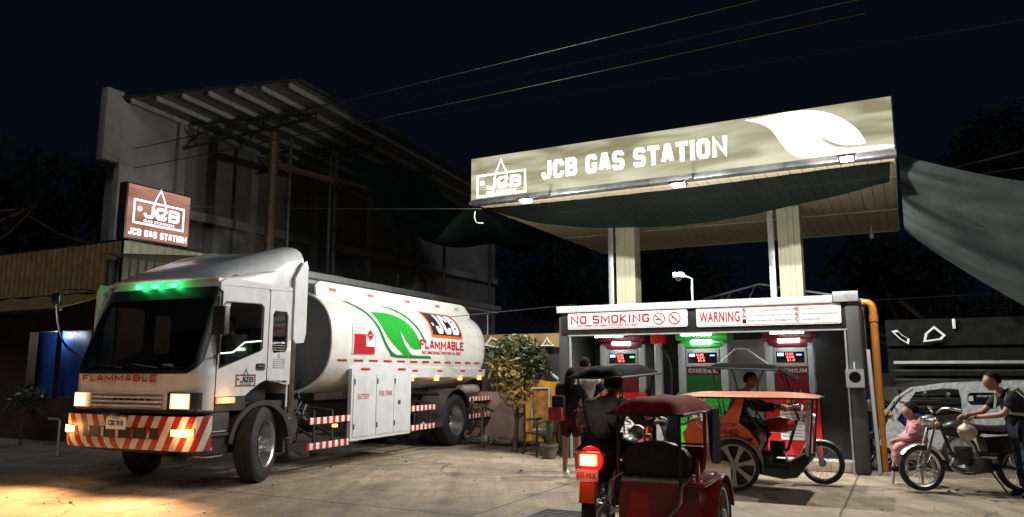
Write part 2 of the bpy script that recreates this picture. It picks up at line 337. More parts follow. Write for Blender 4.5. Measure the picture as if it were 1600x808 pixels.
        r = bmesh.ops.extrude_face_region(b, geom=b.faces[:])
        for g in r['geom']:
            if isinstance(g, bmesh.types.BMVert): g.co.z += th
        return s.add(b, X)
    def text(s, txt, X, w, h=None, bold=.0, th=.002, align='L', fn=None, space=1):
        """text box: left-bottom at X's origin, X's x = reading direction, X's y = up"""
        c = bpy.data.curves.new('t', 'FONT'); c.body = txt; c.offset = bold; c.resolution_u = 3; c.space_character = space
        o = bpy.data.objects.new('t', c); COL.objects.link(o); dg = bpy.context.evaluated_depsgraph_get()
        me = bpy.data.meshes.new_from_object(o.evaluated_get(dg)); bpy.data.objects.remove(o); bpy.data.curves.remove(c)
        b = bmesh.new(); b.from_mesh(me); bpy.data.meshes.remove(me)
        xs = [v.co.x for v in b.verts]; ys = [v.co.y for v in b.verts]; x0, x1, y0, y1 = min(xs), max(xs), min(ys), max(ys)
        sx = w / (x1 - x0) if w else h / (y1 - y0); sy = h / (y1 - y0) if h else sx
        for v in b.verts: v.co = Vector(((v.co.x - x0) * sx, (v.co.y - y0) * sy, 0))
        if fn:
            bend(b, fn); return s.add(b, None)
        r = bmesh.ops.extrude_face_region(b, geom=b.faces[:]); 
        for g in r['geom']:
            if isinstance(g, bmesh.types.BMVert): g.co.z += th
        return s.add(b, X)
    def build(s, name, m, parent=None, smooth=35, label=None, cat=None, group=None, frame='W', base=(0, 0, 0), kind=None):
        bv = BASE[parent.name] if parent is not None else Vector(base)
        bmesh.ops.translate(s.bm, vec=-bv, verts=s.bm.verts)
        me = bpy.data.meshes.new(name); s.bm.to_mesh(me); s.bm.free()
        me.materials.append(M[m] if isinstance(m, str) else m)
        if smooth:
            me.polygons.foreach_set('use_smooth', [True] * len(me.polygons)); me.set_sharp_from_angle(angle=radians(smooth))
        o = bpy.data.objects.new(name, me); COL.objects.link(o); BASE[o.name] = bv
        if parent is not None: o.parent = parent
        else: o.matrix_world = FR[frame] @ Matrix.Translation(bv)
        tag(o, label, cat, group, kind); return o
def tag(o, label=None, cat=None, group=None, kind=None):
    for k, v in (('label', label), ('category', cat), ('group', group), ('kind', kind)):
        if v: o[k] = v
def thing(name, label, cat, frame='W', base=(0, 0, 0), group=None, X=None):
    o = bpy.data.objects.new(name, None); COL.objects.link(o); o.empty_display_size = .2
    o.matrix_world = X if X is not None else FR[frame] @ Matrix.Translation(base)
    BASE[o.name] = Vector((0, 0, 0)) if X is not None else Vector(base)
    tag(o, label, cat, group); return o
def dup(o, parent=None, X=None, **kw):
    c = o.copy(); COL.objects.link(c); BASE[c.name] = BASE[o.name]
    if parent is not None: c.parent = parent
    if X is not None: c.matrix_world = X
    for ch in list(o.children): dup(ch, c)
    tag(c, **kw); return c
def bend(b, fn, nrm=(0, 1, 0)):
    ys = [v.co.y for v in b.verts]; y = min(ys); top = max(ys); st = .04
    while y < top:
        bmesh.ops.bisect_plane(b, geom=b.verts[:] + b.edges[:] + b.faces[:], plane_co=(0, y, 0), plane_no=(0, 1, 0)); y += st
    N_ = Vector(nrm)
    for v in b.verts: v.co = Vector(fn(v.co.x, v.co.y)) + N_ * v.co.z * 8
def PX(origin, xd, yd):
    """matrix from origin, x dir, y dir"""
    x = Vector(xd).normalized(); y = Vector(yd).normalized(); z = x.cross(y); y = z.cross(x).normalized()
    m = Matrix((x, y, z)).transposed().to_4x4(); m.translation = Vector(origin); return m
def FACE(u, v, z): return PX((u, v, z), (1, 0, 0), (0, 0, 1))      # plane facing -y of the frame
def rrect(x0, x1, y0, y1, r, n=5):
    o = []
    for cx, cy, a in ((x1 - r, y1 - r, 0), (x0 + r, y1 - r, 90), (x0 + r, y0 + r, 180), (x1 - r, y0 + r, 270)):
        for k in range(n + 1):
            t = radians(a + 90 * k / n); o.append((cx + r * cos(t), cy + r * sin(t)))
    return o
def circ(cx, cy, r, n=24, a0=0, a1=360): return [(cx + r * cos(radians(a0 + (a1 - a0) * k / n)), cy + r * sin(radians(a0 + (a1 - a0) * k / n))) for k in range(n if a1 - a0 == 360 else n + 1)]
def lerp(a, b, t): return a + (b - a) * t
def smooth_pts(pts, n=6):
    out = []; P = [Vector(p) for p in pts]
    for i in range(len(P) - 1):
        p0 = P[max(i - 1, 0)]; p1 = P[i]; p2 = P[i + 1]; p3 = P[min(i + 2, len(P) - 1)]
        for k in range(n):
            t = k / n; out.append(.5 * ((2 * p1) + (p2 - p0) * t + (2 * p0 - 5 * p1 + 4 * p2 - p3) * t * t + (3 * p1 - p0 - 3 * p2 + p3) * t ** 3))
    out.append(P[-1]); return out

# ------------------------------------------------------------------ shared drawing helpers
def jcb_logo(parent, P, w, m, sub=True, name='logo'):
    """outlined box with heavy letters and a drop-shaped nozzle above; P maps (x,y) with width w to the plane"""
    h = w * .42; mb = MB(); t = w * .035
    def X(z): return P @ TR(0, 0, z)
    mb.prism([(0, 0), (w, 0), (w, h), (0, h)], X(0), .003, [[(t, t), (w - t, t), (w - t, h - t), (t, h - t)]])
    mb.block('JCB', X(0) @ TR(w * .2, h * .3), w * .7, h * .52, h * .125, gap=.14)
    mb.prism(circ(w * .12, h * .62, w * .045, 14), X(0), .003, [circ(w * .12, h * .62, w * .03, 14)])
    mb.text('R', X(0) @ TR(w * .103, h * .56), w * .03, h * .12)
    if sub: mb.text('GAS STATION', X(0) @ TR(w * .2, h * .12), w * .6, h * .11, bold=.02)
    def tear(a, b): return [(w * .5 + a * sin(q) * sin(q / 2) ** 1.6, h * 1.02 + b * cos(q)) for q in [2 * pi * k / 28 for k in range(28)]]
    mb.prism(tear(w * .2, h * .6), X(.001), .004, [tear(w * .15, h * .49)])
    return mb.build(name, m, parent)
def no_sign(mb_r, mb_k, P, cx, cy, r, kind):
    a = P @ TR(cx, cy, 0)
    mb_r.prism(circ(0, 0, r, 28), a, .003, [circ(0, 0, r * .84, 28)])
    mb_r.box(-r * .9, r * .9, -r * .07, r * .07, .0005, .0034, X=a @ RZ(-45))
    if kind == 0:
        mb_k.box(-r * .6, r * .35, -r * .22, -r * .08, 0, .0025, X=a)
        mb_k.tube([a @ Vector((r * .45, -r * .05, .001)), a @ Vector((r * .3, r * .15, .001)), a @ Vector((r * .5, r * .3, .001)), a @ Vector((r * .35, r * .5, .001))], r * .04, 4)
    elif kind == 1:
        mb_k.box(-r * .5, r * .3, -r * .06, r * .04, 0, .0025, X=a @ RZ(-30)); mb_k.prism([(x * r, y * r) for x, y in [(-.5, .1), (-.35, .5), (-.15, .25), (-.2, 0)]], a, .0025)
    elif kind == 2: mb_k.prism(rrect(-r * .25, r * .25, -r * .5, r * .5, r * .1, 2), a, .0025)
    else:
        mb_k.prism(circ(-r * .3, -r * .2, r * .2, 10), a, .0025); mb_k.prism(circ(r * .3, -r * .2, r * .2, 10), a, .0025); mb_k.box(-r * .3, r * .3, -.1 * r, .15 * r, 0, .0025, X=a)

# ------------------------------------------------------------------ setting: ground
mb = MB()
xs = sorted(set([-400, -200, -100, -60, -40, -30] + [-24 + i * .5 for i in range(97)] + [30, 40, 60, 100, 200, 400]))
ys = sorted(set([-60, -30, -10] + [-4 + i * .5 for i in range(57)] + [28, 34, 45, 60, 100, 200, 500]))
from mathutils import noise as mnoise
def gz(x, y):
    if abs(x) > 22 or y > 23: return 0
    return .012 * (mnoise.noise(Vector((x * .35, y * .35, 3))) - .2) - .006
mb.grid(lambda a, b: Vector((xs[round(a * (len(xs) - 1))], ys[round(b * (len(ys) - 1))], gz(xs[round(a * (len(xs) - 1))], ys[round(b * (len(ys) - 1))]))), len(xs) - 1, len(ys) - 1)
mb.build('concrete_ground', 'concrete', kind='structure', smooth=60)
mat('soil', (.075, .058, .045), .95, var=.5, scale=3, bump=.8, bscale=14)
mb = MB()
mb.grid(lambda a, b: FR['S'] @ Vector((lerp(-13, -5.9, a), lerp(1.3, 2.6, b) + .14 * sin(a * 23) * (1 - b), .012 + .09 * b * abs(mnoise.noise(Vector((a * 30, b * 6, 0)))))), 60, 10)
mb.build('dirt_verge', 'soil', kind='structure')
mb = MB()
for i in range(160):
    a = random.uniform(-12.5, -6); b = random.uniform(1.1, 2.3); r = random.choice([.012, .02, .03, .05]); mb.ell(FR['S'] @ Vector((a, b, .02 + r * .5)), (r * 1.3, r, r * .8), sub=1)
for i in range(60):
    r = random.choice([.008, .012, .02]); mb.ell((random.uniform(-7, 6), random.uniform(6.5, 14), r * .3), (r * 1.4, r, r * .6), sub=1)
mb.build('loose_stones', 'terracotta', kind='stuff', label='small loose stones scattered on the concrete and along the dirt verge', smooth=None)
# drain plate
t = thing('drain_plate', 'flat dark steel plate lying on the concrete behind the maroon tricycle', 'drain cover', 'S', (-3.35, -5.28, 0))
mb = MB(); mb.box(-3.75, -3.0, -5.6, -5.0, -.01, .016, .004); mb.build('plate', 'dark_steel', t)
for k in range(7):
    mb = MB(); mb.box(-3.72, -3.03, -5.56 + k * .082, -5.54 + k * .082, .016, .022); mb.build('rib', 'dark_steel', t)

# ------------------------------------------------------------------ tall open shed on the left
t = thing('open_shed', 'tall dark open-sided concrete shed with steel trusses and a sheet metal roof', 'building', 'S', (-17, 5, 0))
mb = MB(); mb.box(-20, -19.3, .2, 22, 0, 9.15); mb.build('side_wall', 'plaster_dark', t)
mb = MB(); mb.box(-19.55, -19.27, -.42, .1, 7.3, 9.37, .02); mb.box(-19.5, -19.28, .1, 1.9, 3.9, 9.13); mb.build('parapet_lit_wall', 'plaster', t)  # parapet, plus a stretch of wall in lighter plaster that paints it as lit
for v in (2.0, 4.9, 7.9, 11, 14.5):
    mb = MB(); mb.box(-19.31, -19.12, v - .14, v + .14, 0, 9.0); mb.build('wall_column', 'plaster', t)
mb = MB()
for z in (3.2, 6.1): mb.box(-19.3, -19.14, .3, 22, z, z + .28)
mb.build('wall_beam', 'plaster', t)
def vs(u): return .04 + 1.41 * (u + 19.3) / 5
def roofz(u, v): return 9.17 + .012 * (u + 19.3) - .062 * (v - vs(u))
for i in range(17):   # roof sheets with ribs, laid along the roof
    v0 = i * .8; mb = MB()
    def rs(a, b):
        u = lerp(-19.4, -14.2, a); v = vs(u) + v0 + b * .82; return Vector((u, v, roofz(u, v) + (.05 if round(a * 40) % 4 == 0 else 0)))
    mb.grid(rs, 40, 1, .004)
    mb.build('roof_sheet', 'roof_sheet', t, smooth=None)
for i in range(7):
    u = -19.0 + i * .78; mb = MB()
    for s in range(1): mb.box(u - .035, u + .035, 0, 13.6, -.15, -.02, X=Matrix.Shear('XY', 4, (0, 0)) if False else None)
    for vv in mb.bm.verts: vv.co.y += vs(u); vv.co.z += roofz(u, vv.co.y)
    mb.build('purlin', 'galvanised', t)
mb = MB(); mb.tube([(-14.1, vs(-14.1), roofz(-14.1, vs(-14.1)) + .08), (-14.1, 14.6, roofz(-14.1, 14.6) + .08)], .07, 8); mb.tube([(-19.3, vs(-19.3), 9.22), (-14.1, vs(-14.1), roofz(-14.1, vs(-14.1)) + .06)], .04, 6); mb.build('roof_flashing', 'dark_steel', t)
for v in (2.0, 4.9, 7.9):
    mb = MB(); W0 = (-19.2, v, 8.95 - (v - 2) * .05); W1 = (-19.2, v, 8.2 - (v - 2) * .03); T0 = (-14.5, v + .7, 8.78 - (v - 2) * .05); T1 = (-14.5, v + .7, 8.66 - (v - 2) * .05)
    L3 = lambda a, b, t_: tuple(lerp(a[k], b[k], t_) for k in range(3))
    mb.tube([W0, T0], .045, 4); mb.tube([W1, T1], .045, 4); mb.tube([W0, W1], .045, 4)
    for k in range(8):
        a = k / 8; b = (k + 1) / 8; mb.tube([L3(W0, T0, a), L3(W1, T1, b)], .022, 4); mb.tube([L3(W0, T0, b), L3(W1, T1, b)], .022, 4)
    mb.build('truss', 'dark_steel', t)
mb = MB(); mb.tube([(-15.3, 1.95, 0), (-15.3, 1.95, 8.1)], .13, 10); mb.tube([(-15.3, 1.95, 7.2), (-14.4, 11, 7.3)], .1, 6); mb.build('post', 'rusty_steel', t)
for u, v, z, r in ((-15.3, 2.6, 8.2, .05), (-15.3, 4.3, 8.1, .05), (-15.3, 4.55, 8.1, .07), (-14.3, 6.5, 7.55, .06), (-14.3, 9.2, 7.2, .06), (-14.3, 12.5, 7, .06)):
    mb = MB(); mb.tube([(u, v, 0), (u, v, z)], r, 8); mb.build('post', 'dark_steel', t)
# dark shade net slung from the shed to the canopy
mb = MB()
def netL(a, b):
    p = Vector((-14.0, 3.5, 7.9)).lerp(Vector((-14.2, 8.5, 8.05)), b); q = Vector((-7.72, .15, 4.88)).lerp(Vector((-7.75, 5.2, 5.0)), b)
    r = p.lerp(q, a); r.z -= 1.55 * sin(pi * a) * (1 - .25 * b) + .12 * sin(a * 19 + b * 7); return r
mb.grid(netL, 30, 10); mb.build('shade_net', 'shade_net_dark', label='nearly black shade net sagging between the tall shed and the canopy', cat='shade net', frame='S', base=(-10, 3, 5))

# ------------------------------------------------------------------ low sheet building with the light box, far left
t = thing('sheet_metal_building', 'low building clad in ribbed sheets, cream on its right face and brown towards the street', 'building', 'S', (-18, 0, 0))
def ribbed(u0, u1, z0, z1, horiz):
    n = 24
    return lambda a, b: None
for i in range(9):
    mb = MB(); v0 = -2.54 + i * .8
    mb.grid(lambda a, b: Vector((-15.0 + (.025 if round(a * 20) % 5 == 0 else 0), v0 + a * .8, lerp(2.9, 4.34, b))), 20, 1, .004)
    mb.build('wall_sheet', 'cream_sheet', t, smooth=None)
for i in range(16):
    mb = MB(); u0 = -15.02 - i * .8
    mb.grid(lambda a, b: Vector((u0 - a * .8, -2.56 - (.022 if round(a * 20) % 5 == 0 else 0), lerp(3.25, 4.32, b))), 20, 1, .004)
    mb.build('wall_sheet', 'brown_sheet', t, smooth=None)
mb = MB(); mb.box(-28, -15.06, -2.4, 5, 4.3, 4.42); mb.build('roof', 'dark_steel', t)
mb = MB(); mb.box(-28, -18.2, -2.5, -2.3, 0, 3.3); mb.box(-15.9, -15.06, -2.5, -2.3, 0, 3.3); mb.box(-18.2, -15.9, -2.5, -2.3, 2.42, 3.3); mb.box(-18.2, -15.9, -2.5, -2.3, 0, .95); mb.box(-15.25, -15.06, -2.3, 5, 0, 3); mb.build('wall', 'brown_wall', t)
mb = MB(); mb.grid(lambda a, b: Vector((lerp(-18.6, -15.6, a), -2.15 + .05 * sin(a * 21 + b * 3) * (1.2 - b), lerp(.6, 2.5, b))), 40, 8); mb.build('tarpaulin', 'blue_tarp', label='blue tarpaulin hung behind the window opening under the left awning', cat='tarpaulin', frame='S', base=(-17, -2.15, .6))
lamp('window_lamp', 'POINT', 'S', (-17.4, -2.3, 2.36), 14, (.85, .95, 1), .04)
for u in (-17.0,):
    mb = MB(); mb.box(u - .05, u + .05, -2.56, -2.5, .95, 2.42); mb.build('window_post', 'dark_steel', t)
mb = MB(); mb.grid(lambda a, b: Vector((lerp(-21, -15.1, a), -2.6 - b * 1.1 - .03 * sin(a * 40), 3.2 - b * .42 - .03 * sin(b * 3) - .02 * sin(a * 31))), 40, 6, .01); mb.build('awning', 'brown_sheet', t)
mb = MB(); mb.tube([(-21, -3.72, 2.75), (-15.1, -3.72, 2.75)], .035); mb.build('awning_rail', 'dark_steel', t)
t = thing('light_box', 'square backlit brown sign on the corner of the cream sheet wall, reading JCB GAS STATION', 'lit sign', 'S', (-14.9, -1.7, 4.38))
mb = MB(); mb.box(-15.2, -14.93, -2.6, -.93, 4.38, 5.64, .01); mb.build('frame', 'dark_steel', t)
P = PX((-14.93, -2.6, 4.38), (0, 1, 0), (0, 0, 1))
mb = MB(); mb.prism([(.04, .04), (1.63, .04), (1.63, 1.22), (.04, 1.22)], P, .012); mb.build('panel', 'brown_panel', t)
jcb_logo(t, P @ TR(.17, .36, .014), 1.32, 'sign_white_pink')
mb = MB(); mb.block('JCB GAS STATION', P @ TR(.09, .1, .014), 1.5, .15, .035, th=.004); mb.build('lettering', 'sign_white_pink', t)
# left side small things
t = thing('pipe_stand', 'thin bent metal pipe standing on the ground left of the truck bumper', 'pipe', 'W', (-8.3, 14, 0))
mb = MB(); mb.tube([(-8.3, 14, 0), (-8.3, 14, .62), (-8.34, 14, .65), (-8.52, 14, .66)], .02); mb.build('pipe', 'galvanised', t)

# ------------------------------------------------------------------ lean-to roof behind the tanker
t = thing('lean_to_roof', 'long low lean-to roof with a galvanised gutter running behind the tanker', 'roof', 'T', (-9, -2.5, 0))
mb = MB(); mb.box(-15.2, -2.5, -2.3, -2.18, 3.60, 3.74, .01); mb.build('gutter', 'galvanised', t)
mb = MB(); mb.box(-15.2, -2.5, -2.5, -2.32, 3.5, 3.58); mb.build('fascia_board', 'white_trim', t)
for i in range(16):
    mb = MB(); x0 = -15.2 + i * .8
    mb.grid(lambda a, b: Vector((x0 + a * .8, lerp(-5.6, -2.3, b), 3.98 - .28 * b + (.03 if round(a * 16) % 4 == 0 else 0))), 16, 1, .004); mb.build('roof_sheet', 'galvanised', t, smooth=None)
for x in (-3, -7, -11, -15):
    mb = MB(); mb.tube([(x, -2.6, 0), (x, -2.6, 3.55)], .05); mb.build('post', 'steel', t)
mb = MB(); mb.box(-15, -2.6, -5.7, -5.6, 0, 3.9); mb.build('back_wall', 'grey_wall', t)
for x in (-4.6, -6.6):
    f = thing('tube_light', 'cool %s fluorescent tube under the lean-to roof behind the tanker' % ('front' if x > -5 else 'rear'), 'tube light', 'T', (x, -2.9, 3.4), group='tube lights under the lean-to roof')
    mb = MB(); mb.box(x - .6, x + .6, -2.95, -2.87, 3.44, 3.5); mb.build('housing', 'white_trim', f)
    mb = MB(); mb.tube([(x - .58, -2.91, 3.42), (x + .58, -2.91, 3.42)], .02); mb.build('tube', 'led_tube', f)

# ------------------------------------------------------------------ canopy
CL, CD, CH, CF = 7.73, 7.42, 4.92, .92
t = thing('canopy', 'filling station canopy on cream columns with a backlit olive fascia reading JCB GAS STATION', 'canopy', 'S', (-3.86, 3.5, 0))
mb = MB(); mb.box(-CL, 0, -.02, .3, CH, CH + CF, .01); mb.build('fascia_box', 'dark_steel', t)
mb = MB(); mb.box(-CL + .02, -.02, -.045, -.022, CH + .02, CH + CF - .02, .004); mb.build('fascia_panel', 'fascia_panel', t)
mb = MB(); mb.box(-CL, 0, -.1, .12, CH - .07, CH - .002, .008); mb.box(-CL, 0, -.06, -.0, CH - .0, CH + .018); mb.build('fascia_trim', 'trim_dull', t)
mb = MB(); mb.box(-CL + .05, -.05, -.075, -.046, CH + .0, CH + .035, .005); mb.build('reflector_strip', 'trim_dull', t)
mb = MB(); mb.box(-.12, -.01, .3, CD, CH + .0, CH + .5); mb.box(-CL + .01, -CL + .12, .3, CD, CH, CH + .5); mb.box(-CL, 0, CD - .1, CD, CH, CH + .5); mb.box(-CL + .12, -.12, .3, CD - .1, CH + .3, CH + .34); mb.build('roof_frame', 'cream_steel', t)
npan = 38; pw = (CL - .04) / npan; first = None
for i in range(npan):
    u = -CL + .02 + i * pw
    if first is None:
        mb = MB(); mb.prism([(0, 0), (pw - .012, 0), (pw - .012, .02), (pw - .002, .03), (0, .03)], PX((u, .3, CH - .012), (1, 0, 0), (0, 0, 1)) , -(CD - .32)); first = mb.build('soffit_panel', 'soffit', t)
    else:
        o = dup(first, t); o.location = (i * pw, 0, 0)
for v in (1.6, 4.6, CD - .06):
    mb = MB(); mb.box(-CL + .02, -.02, v - .02, v + .02, CH - .03, CH - .013); mb.build('soffit_batten', 'cream_steel', t)
for u in (-5.60, -2.06):
    mb = MB(); c = [(-.22, 0), (-.18, 0), (-.18, .015), (-.10, .015), (-.09, 0), (-.02, 0), (-.01, .015), (.01, .015), (.02, 0), (.09, 0), (.10, .015), (.18, .015), (.18, 0), (.22, 0), (.22, .42), (-.22, .42)]
    mb.prism(c, TR(u, 3.3, 0), CH - .02); mb.build('column', 'cream_steel', t)
    mb = MB(); mb.box(u - .42, u - .30, 3.32, 3.42, 2.2, CH - .02, .012); mb.build('downspout', 'galvanised', t)
mb = MB(); mb.block('JCB GAS STATION', FACE(-6.12, -.046, 5.2), 3.55, .36, .08, th=.006, gap=.16); mb.build('lettering', 'sign_white', t)
jcb_logo(t, FACE(-7.58, -.046, 4.99), 1.12, 'sign_white')
LF = [(-2.26, 5.78), (-1.91, 5.79), (-1.49, 5.81), (-1.09, 5.75), (-0.8, 5.61), (-0.55, 5.38), (-0.44, 5.17), (-0.44, 5.11), (-0.7, 5.12), (-0.91, 5.2), (-1.1, 5.31), (-0.91, 5.13), (-0.68, 5.06), (-0.1, 5.04), (-0.1, 4.99), (-0.87, 4.985), (-1.31, 4.99), (-1.53, 5.08), (-1.67, 5.25), (-1.76, 5.42), (-1.87, 5.58), (-2.05, 5.71)]
LF = [tuple(q)[:2] for q in smooth_pts([(a, b, 0) for a, b in LF], 3)]
mb = MB(); mb.prism([(a, b) for a, b in LF], FACE(0, -.046, 0), .006); mb.build('leaf_emblem', 'sign_bright' if 'sign_bright' in M else 'sign_white', t)
for k, u in enumerate((-5.93, -3.17, -.66)):
    f = thing('floodlight', ['small floodlight under the left end of the canopy fascia', 'small floodlight under the middle of the canopy fascia', 'small floodlight under the leaf end of the canopy fascia'][k], 'floodlight', 'S', (u, -1.1, 4.6), group='floodlights along the canopy edge')
    L_ = (4.53, 4.50, 4.60)[k]; mb = MB(); mb.box(u - .13, u + .13, -1.24, -.98, L_ + .015, L_ + .05, .008); mb.tube([(u, -1.1, L_ + .04), (u, -.6, L_ + .2), (u, -.06, 4.87)], .013, 6); mb.build('housing', 'trim_dull', f)
    mb = MB(); mb.box(u - .085, u + .085, -1.2, -1.03, L_ - .012, L_ + .014, .006); mb.build('lens', 'led_white', f)
    lamp('floodlight_lamp', 'POINT', 'S', (u, -1.115, L_ - .05), [640, 640, 660][k], (1, .97, .91), .03)
t = thing('bulb', 'bare white bulb hanging below the back edge of the canopy on the right', 'light bulb', 'S', (-.6, 6.6, CH))
mb = MB(); mb.tube([(-.6, 6.6, CH - .01), (-.6, 6.6, CH - .14)], .03); mb.build('socket', 'white_trim', t)
mb = MB(); mb.ell((-.6, 6.6, CH - .22), (.05, .05, .08)); mb.build('globe', 'white_print', t)
# green net hanging below the front edge
NB = smooth_pts([(-7.72, 4.9, 0), (-6.9, 4.6, 0), (-6.31, 4.43, 0), (-5.3, 4.26, 0), (-4.33, 4.18, 0), (-3.14, 4.15, 0), (-2.03, 4.26, 0), (-1.0, 4.4, 0), (-.13, 4.55, 0)], 6)
NU = smooth_pts([(-7.70, 4.89, 0), (-6.9, 4.87, 0), (-6.2, 4.86, 0), (-5.61, 4.85, 0), (-4.3, 4.84, 0), (-3.11, 4.84, 0), (-2.0, 4.86, 0), (-.97, 4.885, 0), (-.1, 4.89, 0)], 6)
NT = NB
mb = MB()
def netf(a, b):
    i = round(a * (len(NB) - 1)); p, q = NB[i], NU[i]; s = sin(pi * b)
    return Vector((lerp(p.x, q.x, b), .45 + .16 * s + .02 * sin(a * 37 + b * 3) * (1 - b) + .012 * sin(a * 90 + b * 9), lerp(p.y, q.y, b)))
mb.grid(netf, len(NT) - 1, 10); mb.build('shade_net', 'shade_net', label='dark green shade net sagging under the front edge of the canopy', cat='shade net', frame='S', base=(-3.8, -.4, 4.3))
# big net on the right
mb = MB()
def netR(a, b):
    u = .04 + a * 3.5; top = 5.3 - 1.1 * a ** .8; bot = 3.95 - 2.6 * a ** .85
    z = lerp(bot, top, b); d = 1.5 + .5 * a + .55 * sin(pi * b) * sin(pi * min(1, a * 1.3) * .8) + .09 * sin((b * 13 + a * 4)) + .05 * sin(b * 31 - a * 9)
    return Vector((u, d, z))
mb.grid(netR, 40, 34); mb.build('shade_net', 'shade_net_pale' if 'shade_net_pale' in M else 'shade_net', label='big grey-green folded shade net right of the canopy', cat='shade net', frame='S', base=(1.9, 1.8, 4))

# ------------------------------------------------------------------ pump shelter
K0, K1, KV, KH = -5.69, -.674, -.255, 2.64
t = thing('pump_shelter', 'black clad shelter with a signed beam standing over the three fuel pumps', 'shelter', 'S', (-3.2, .5, 0))
mb = MB(); mb.box(K0, K0 + .2, KV, 1.2, 0, KH - .12, .015); mb.build('pillar', 'grey_wall', t)
mb = MB(); mb.box(K1 - .2, K1, KV - .02, 1.2, 0, KH - .1, .03); mb.build('pillar', 'grey_wall', t)
mb = MB(); mb.box(K0 + .05, K1 - .16, KV - .01, KV + .16, 2.17, KH - .04, .01); mb.build('beam', 'black_cladding', t)
mb = MB(); mb.box(K0 + .18, K1 - .18, KV - .015, KV + .01, 2.145, 2.168); mb.box(K0 + .205, K0 + .235, KV - .012, KV + .02, 0, 2.14); mb.box(K1 - .23, K1 - .205, KV - .022, KV + .02, 0, 2.14); mb.build('metal_edge', 'galvanised', t)
mb = MB(); mb.box(K0 + .2, -2.95, 1.02, 1.14, .0, KH - .1); mb.box(-2.2, K1 - .2, 1.02, 1.14, 0, KH - .1); mb.box(-2.95, -2.2, 1.02, 1.14, 2.1, KH - .1); mb.build('back_wall', 'grey_wall', t)
mb = MB(); mb.box(K1 - .75, K1 - .2, .3, .34, .15, 2.16); mb.build('side_panel', 'black_cladding', t)
mb = MB(); mb.box(K0 - .02, K1 - .0, KV - .008, 1.25, KH - .03, KH + .01); mb.build('roof', 'white_trim', t)
mb = MB(); mb.box(K0 - .03, K1 - .37, KV - .034, KV - .011, KH - .07, KH + .05, .006); mb.build('roof_edge', 'white_trim', t)
mb = MB(); mb.box(K1 - .36, K1 + .0, KV - .05, KV - .024, KH - .06, KH + .10, .006); mb.build('gutter_end', 'galvanised', t)
for i in range(12):
    u = K0 + .24 + i * .385; mb = MB(); mb.box(u, u + .378, -.12, -.1, .0, .15, .003); mb.build('plinth_tile', 'tile', t)
mb = MB(); mb.box(K0 + .2, K1 - .2, -.1, 1.02, 0, .148); mb.build('plinth', 'white_trim', t)
mb = MB(); mb.box(-2.95, -2.22, 1.04, 1.1, .15, 2.08)
mb.build('door', 'white_trim', t)
for du in (-2.93, -2.62, -2.3):
    mb = MB(); mb.box(du, du + .05, 1.0, 1.04, .15, 2.08); mb.build('door_stile', 'galvanised', t)
# bolts along the beam
for i in range(9):
    mb = MB(); mb.cyl((-5.35 + i * .56, KV - .02, 2.60 - .008), (-5.35 + i * .56, KV - .01, 2.60 - .008), .008, n=8); mb.build('bolt', 'galvanised', t)
# signs
s = thing('no_smoking_sign', 'white NO SMOKING sign in red letters on the left half of the shelter beam', 'sign', 'S', (-4.4, KV, 2.27))
P = FACE(0, KV - .012, 0)
mb = MB(); mb.prism(rrect(-5.50, -3.31, 2.265, 2.555, .035), P, .012); mb.build('board', 'sign_face', s)
P = FACE(0, KV - .025, 0)
mb = MB(); mb.prism(rrect(-5.485, -3.325, 2.28, 2.54, .03), P, .001, [rrect(-5.479, -3.331, 2.286, 2.534, .028)]); mb.block('NO SMOKING', P @ TR(-5.44, 2.36), 1.47, .15, .03, gap=.22); mb.text('OR OPEN FLAME WITHIN 50 FEET', P @ TR(-5.33, 2.305), 1.17, .04, bold=.006); 
kk = MB(); no_sign(mb, kk, P, -3.80, 2.415, .105, 0); no_sign(mb, kk, P, -3.53, 2.415, .105, 1)
mb.build('red_print', 'red_print', s); kk.build('black_print', 'black_print', s)
s = thing('warning_sign', 'white WARNING sign with six small rules on the right half of the shelter beam', 'sign', 'S', (-2.0, KV, 2.24))
P = FACE(0, KV - .012, 0)
mb = MB(); mb.prism(rrect(-3.16, -.93, 2.25, 2.565, .035), P, .012); mb.build('board', 'sign_face', s)
P = FACE(0, KV - .025, 0)
mb = MB(); mb.prism(rrect(-3.145, -.945, 2.265, 2.55, .03), P, .001, [rrect(-3.139, -.951, 2.271, 2.544, .028)]); mb.text('WARNING', P @ TR(-3.11, 2.32), .66, .18, bold=.024, space=1.1)
kk = MB(); gg = MB()
for i, (a, b_, kd) in enumerate([('DO NOT USE CELLULAR PHONE WHILE FILLING', 'NO SMOKING', 2), ('NO STRADDLING MOTORCYCLE / TRICYCLE', 'SWITCH OFF ENGINE WHILE FILLING', 3), ('FILLING ON APPROVED CONTAINERS ONLY', 'NO OPEN FLAME', 1)]):
    z = 2.50 - i * .085
    gg.text(a, P @ TR(-2.32, z - .012), .76 if i == 0 else .7, .026); gg.text(b_, P @ TR(-1.5, z - .012), [.24, .52, .27][i], .026)
    if i < 2: no_sign(mb, kk, P, -2.38, z, .035, kd)
    else: kk.box(-2.41, -2.35, z - .035, z + .03, 0, .003, X=P)
    no_sign(mb, kk, P, -1.57, z, .035, [0, 3, 1][i])
mb.build('red_print', 'red_print', s); kk.build('black_print', 'black_print', s); gg.build('grey_print', 'grey_print', s)
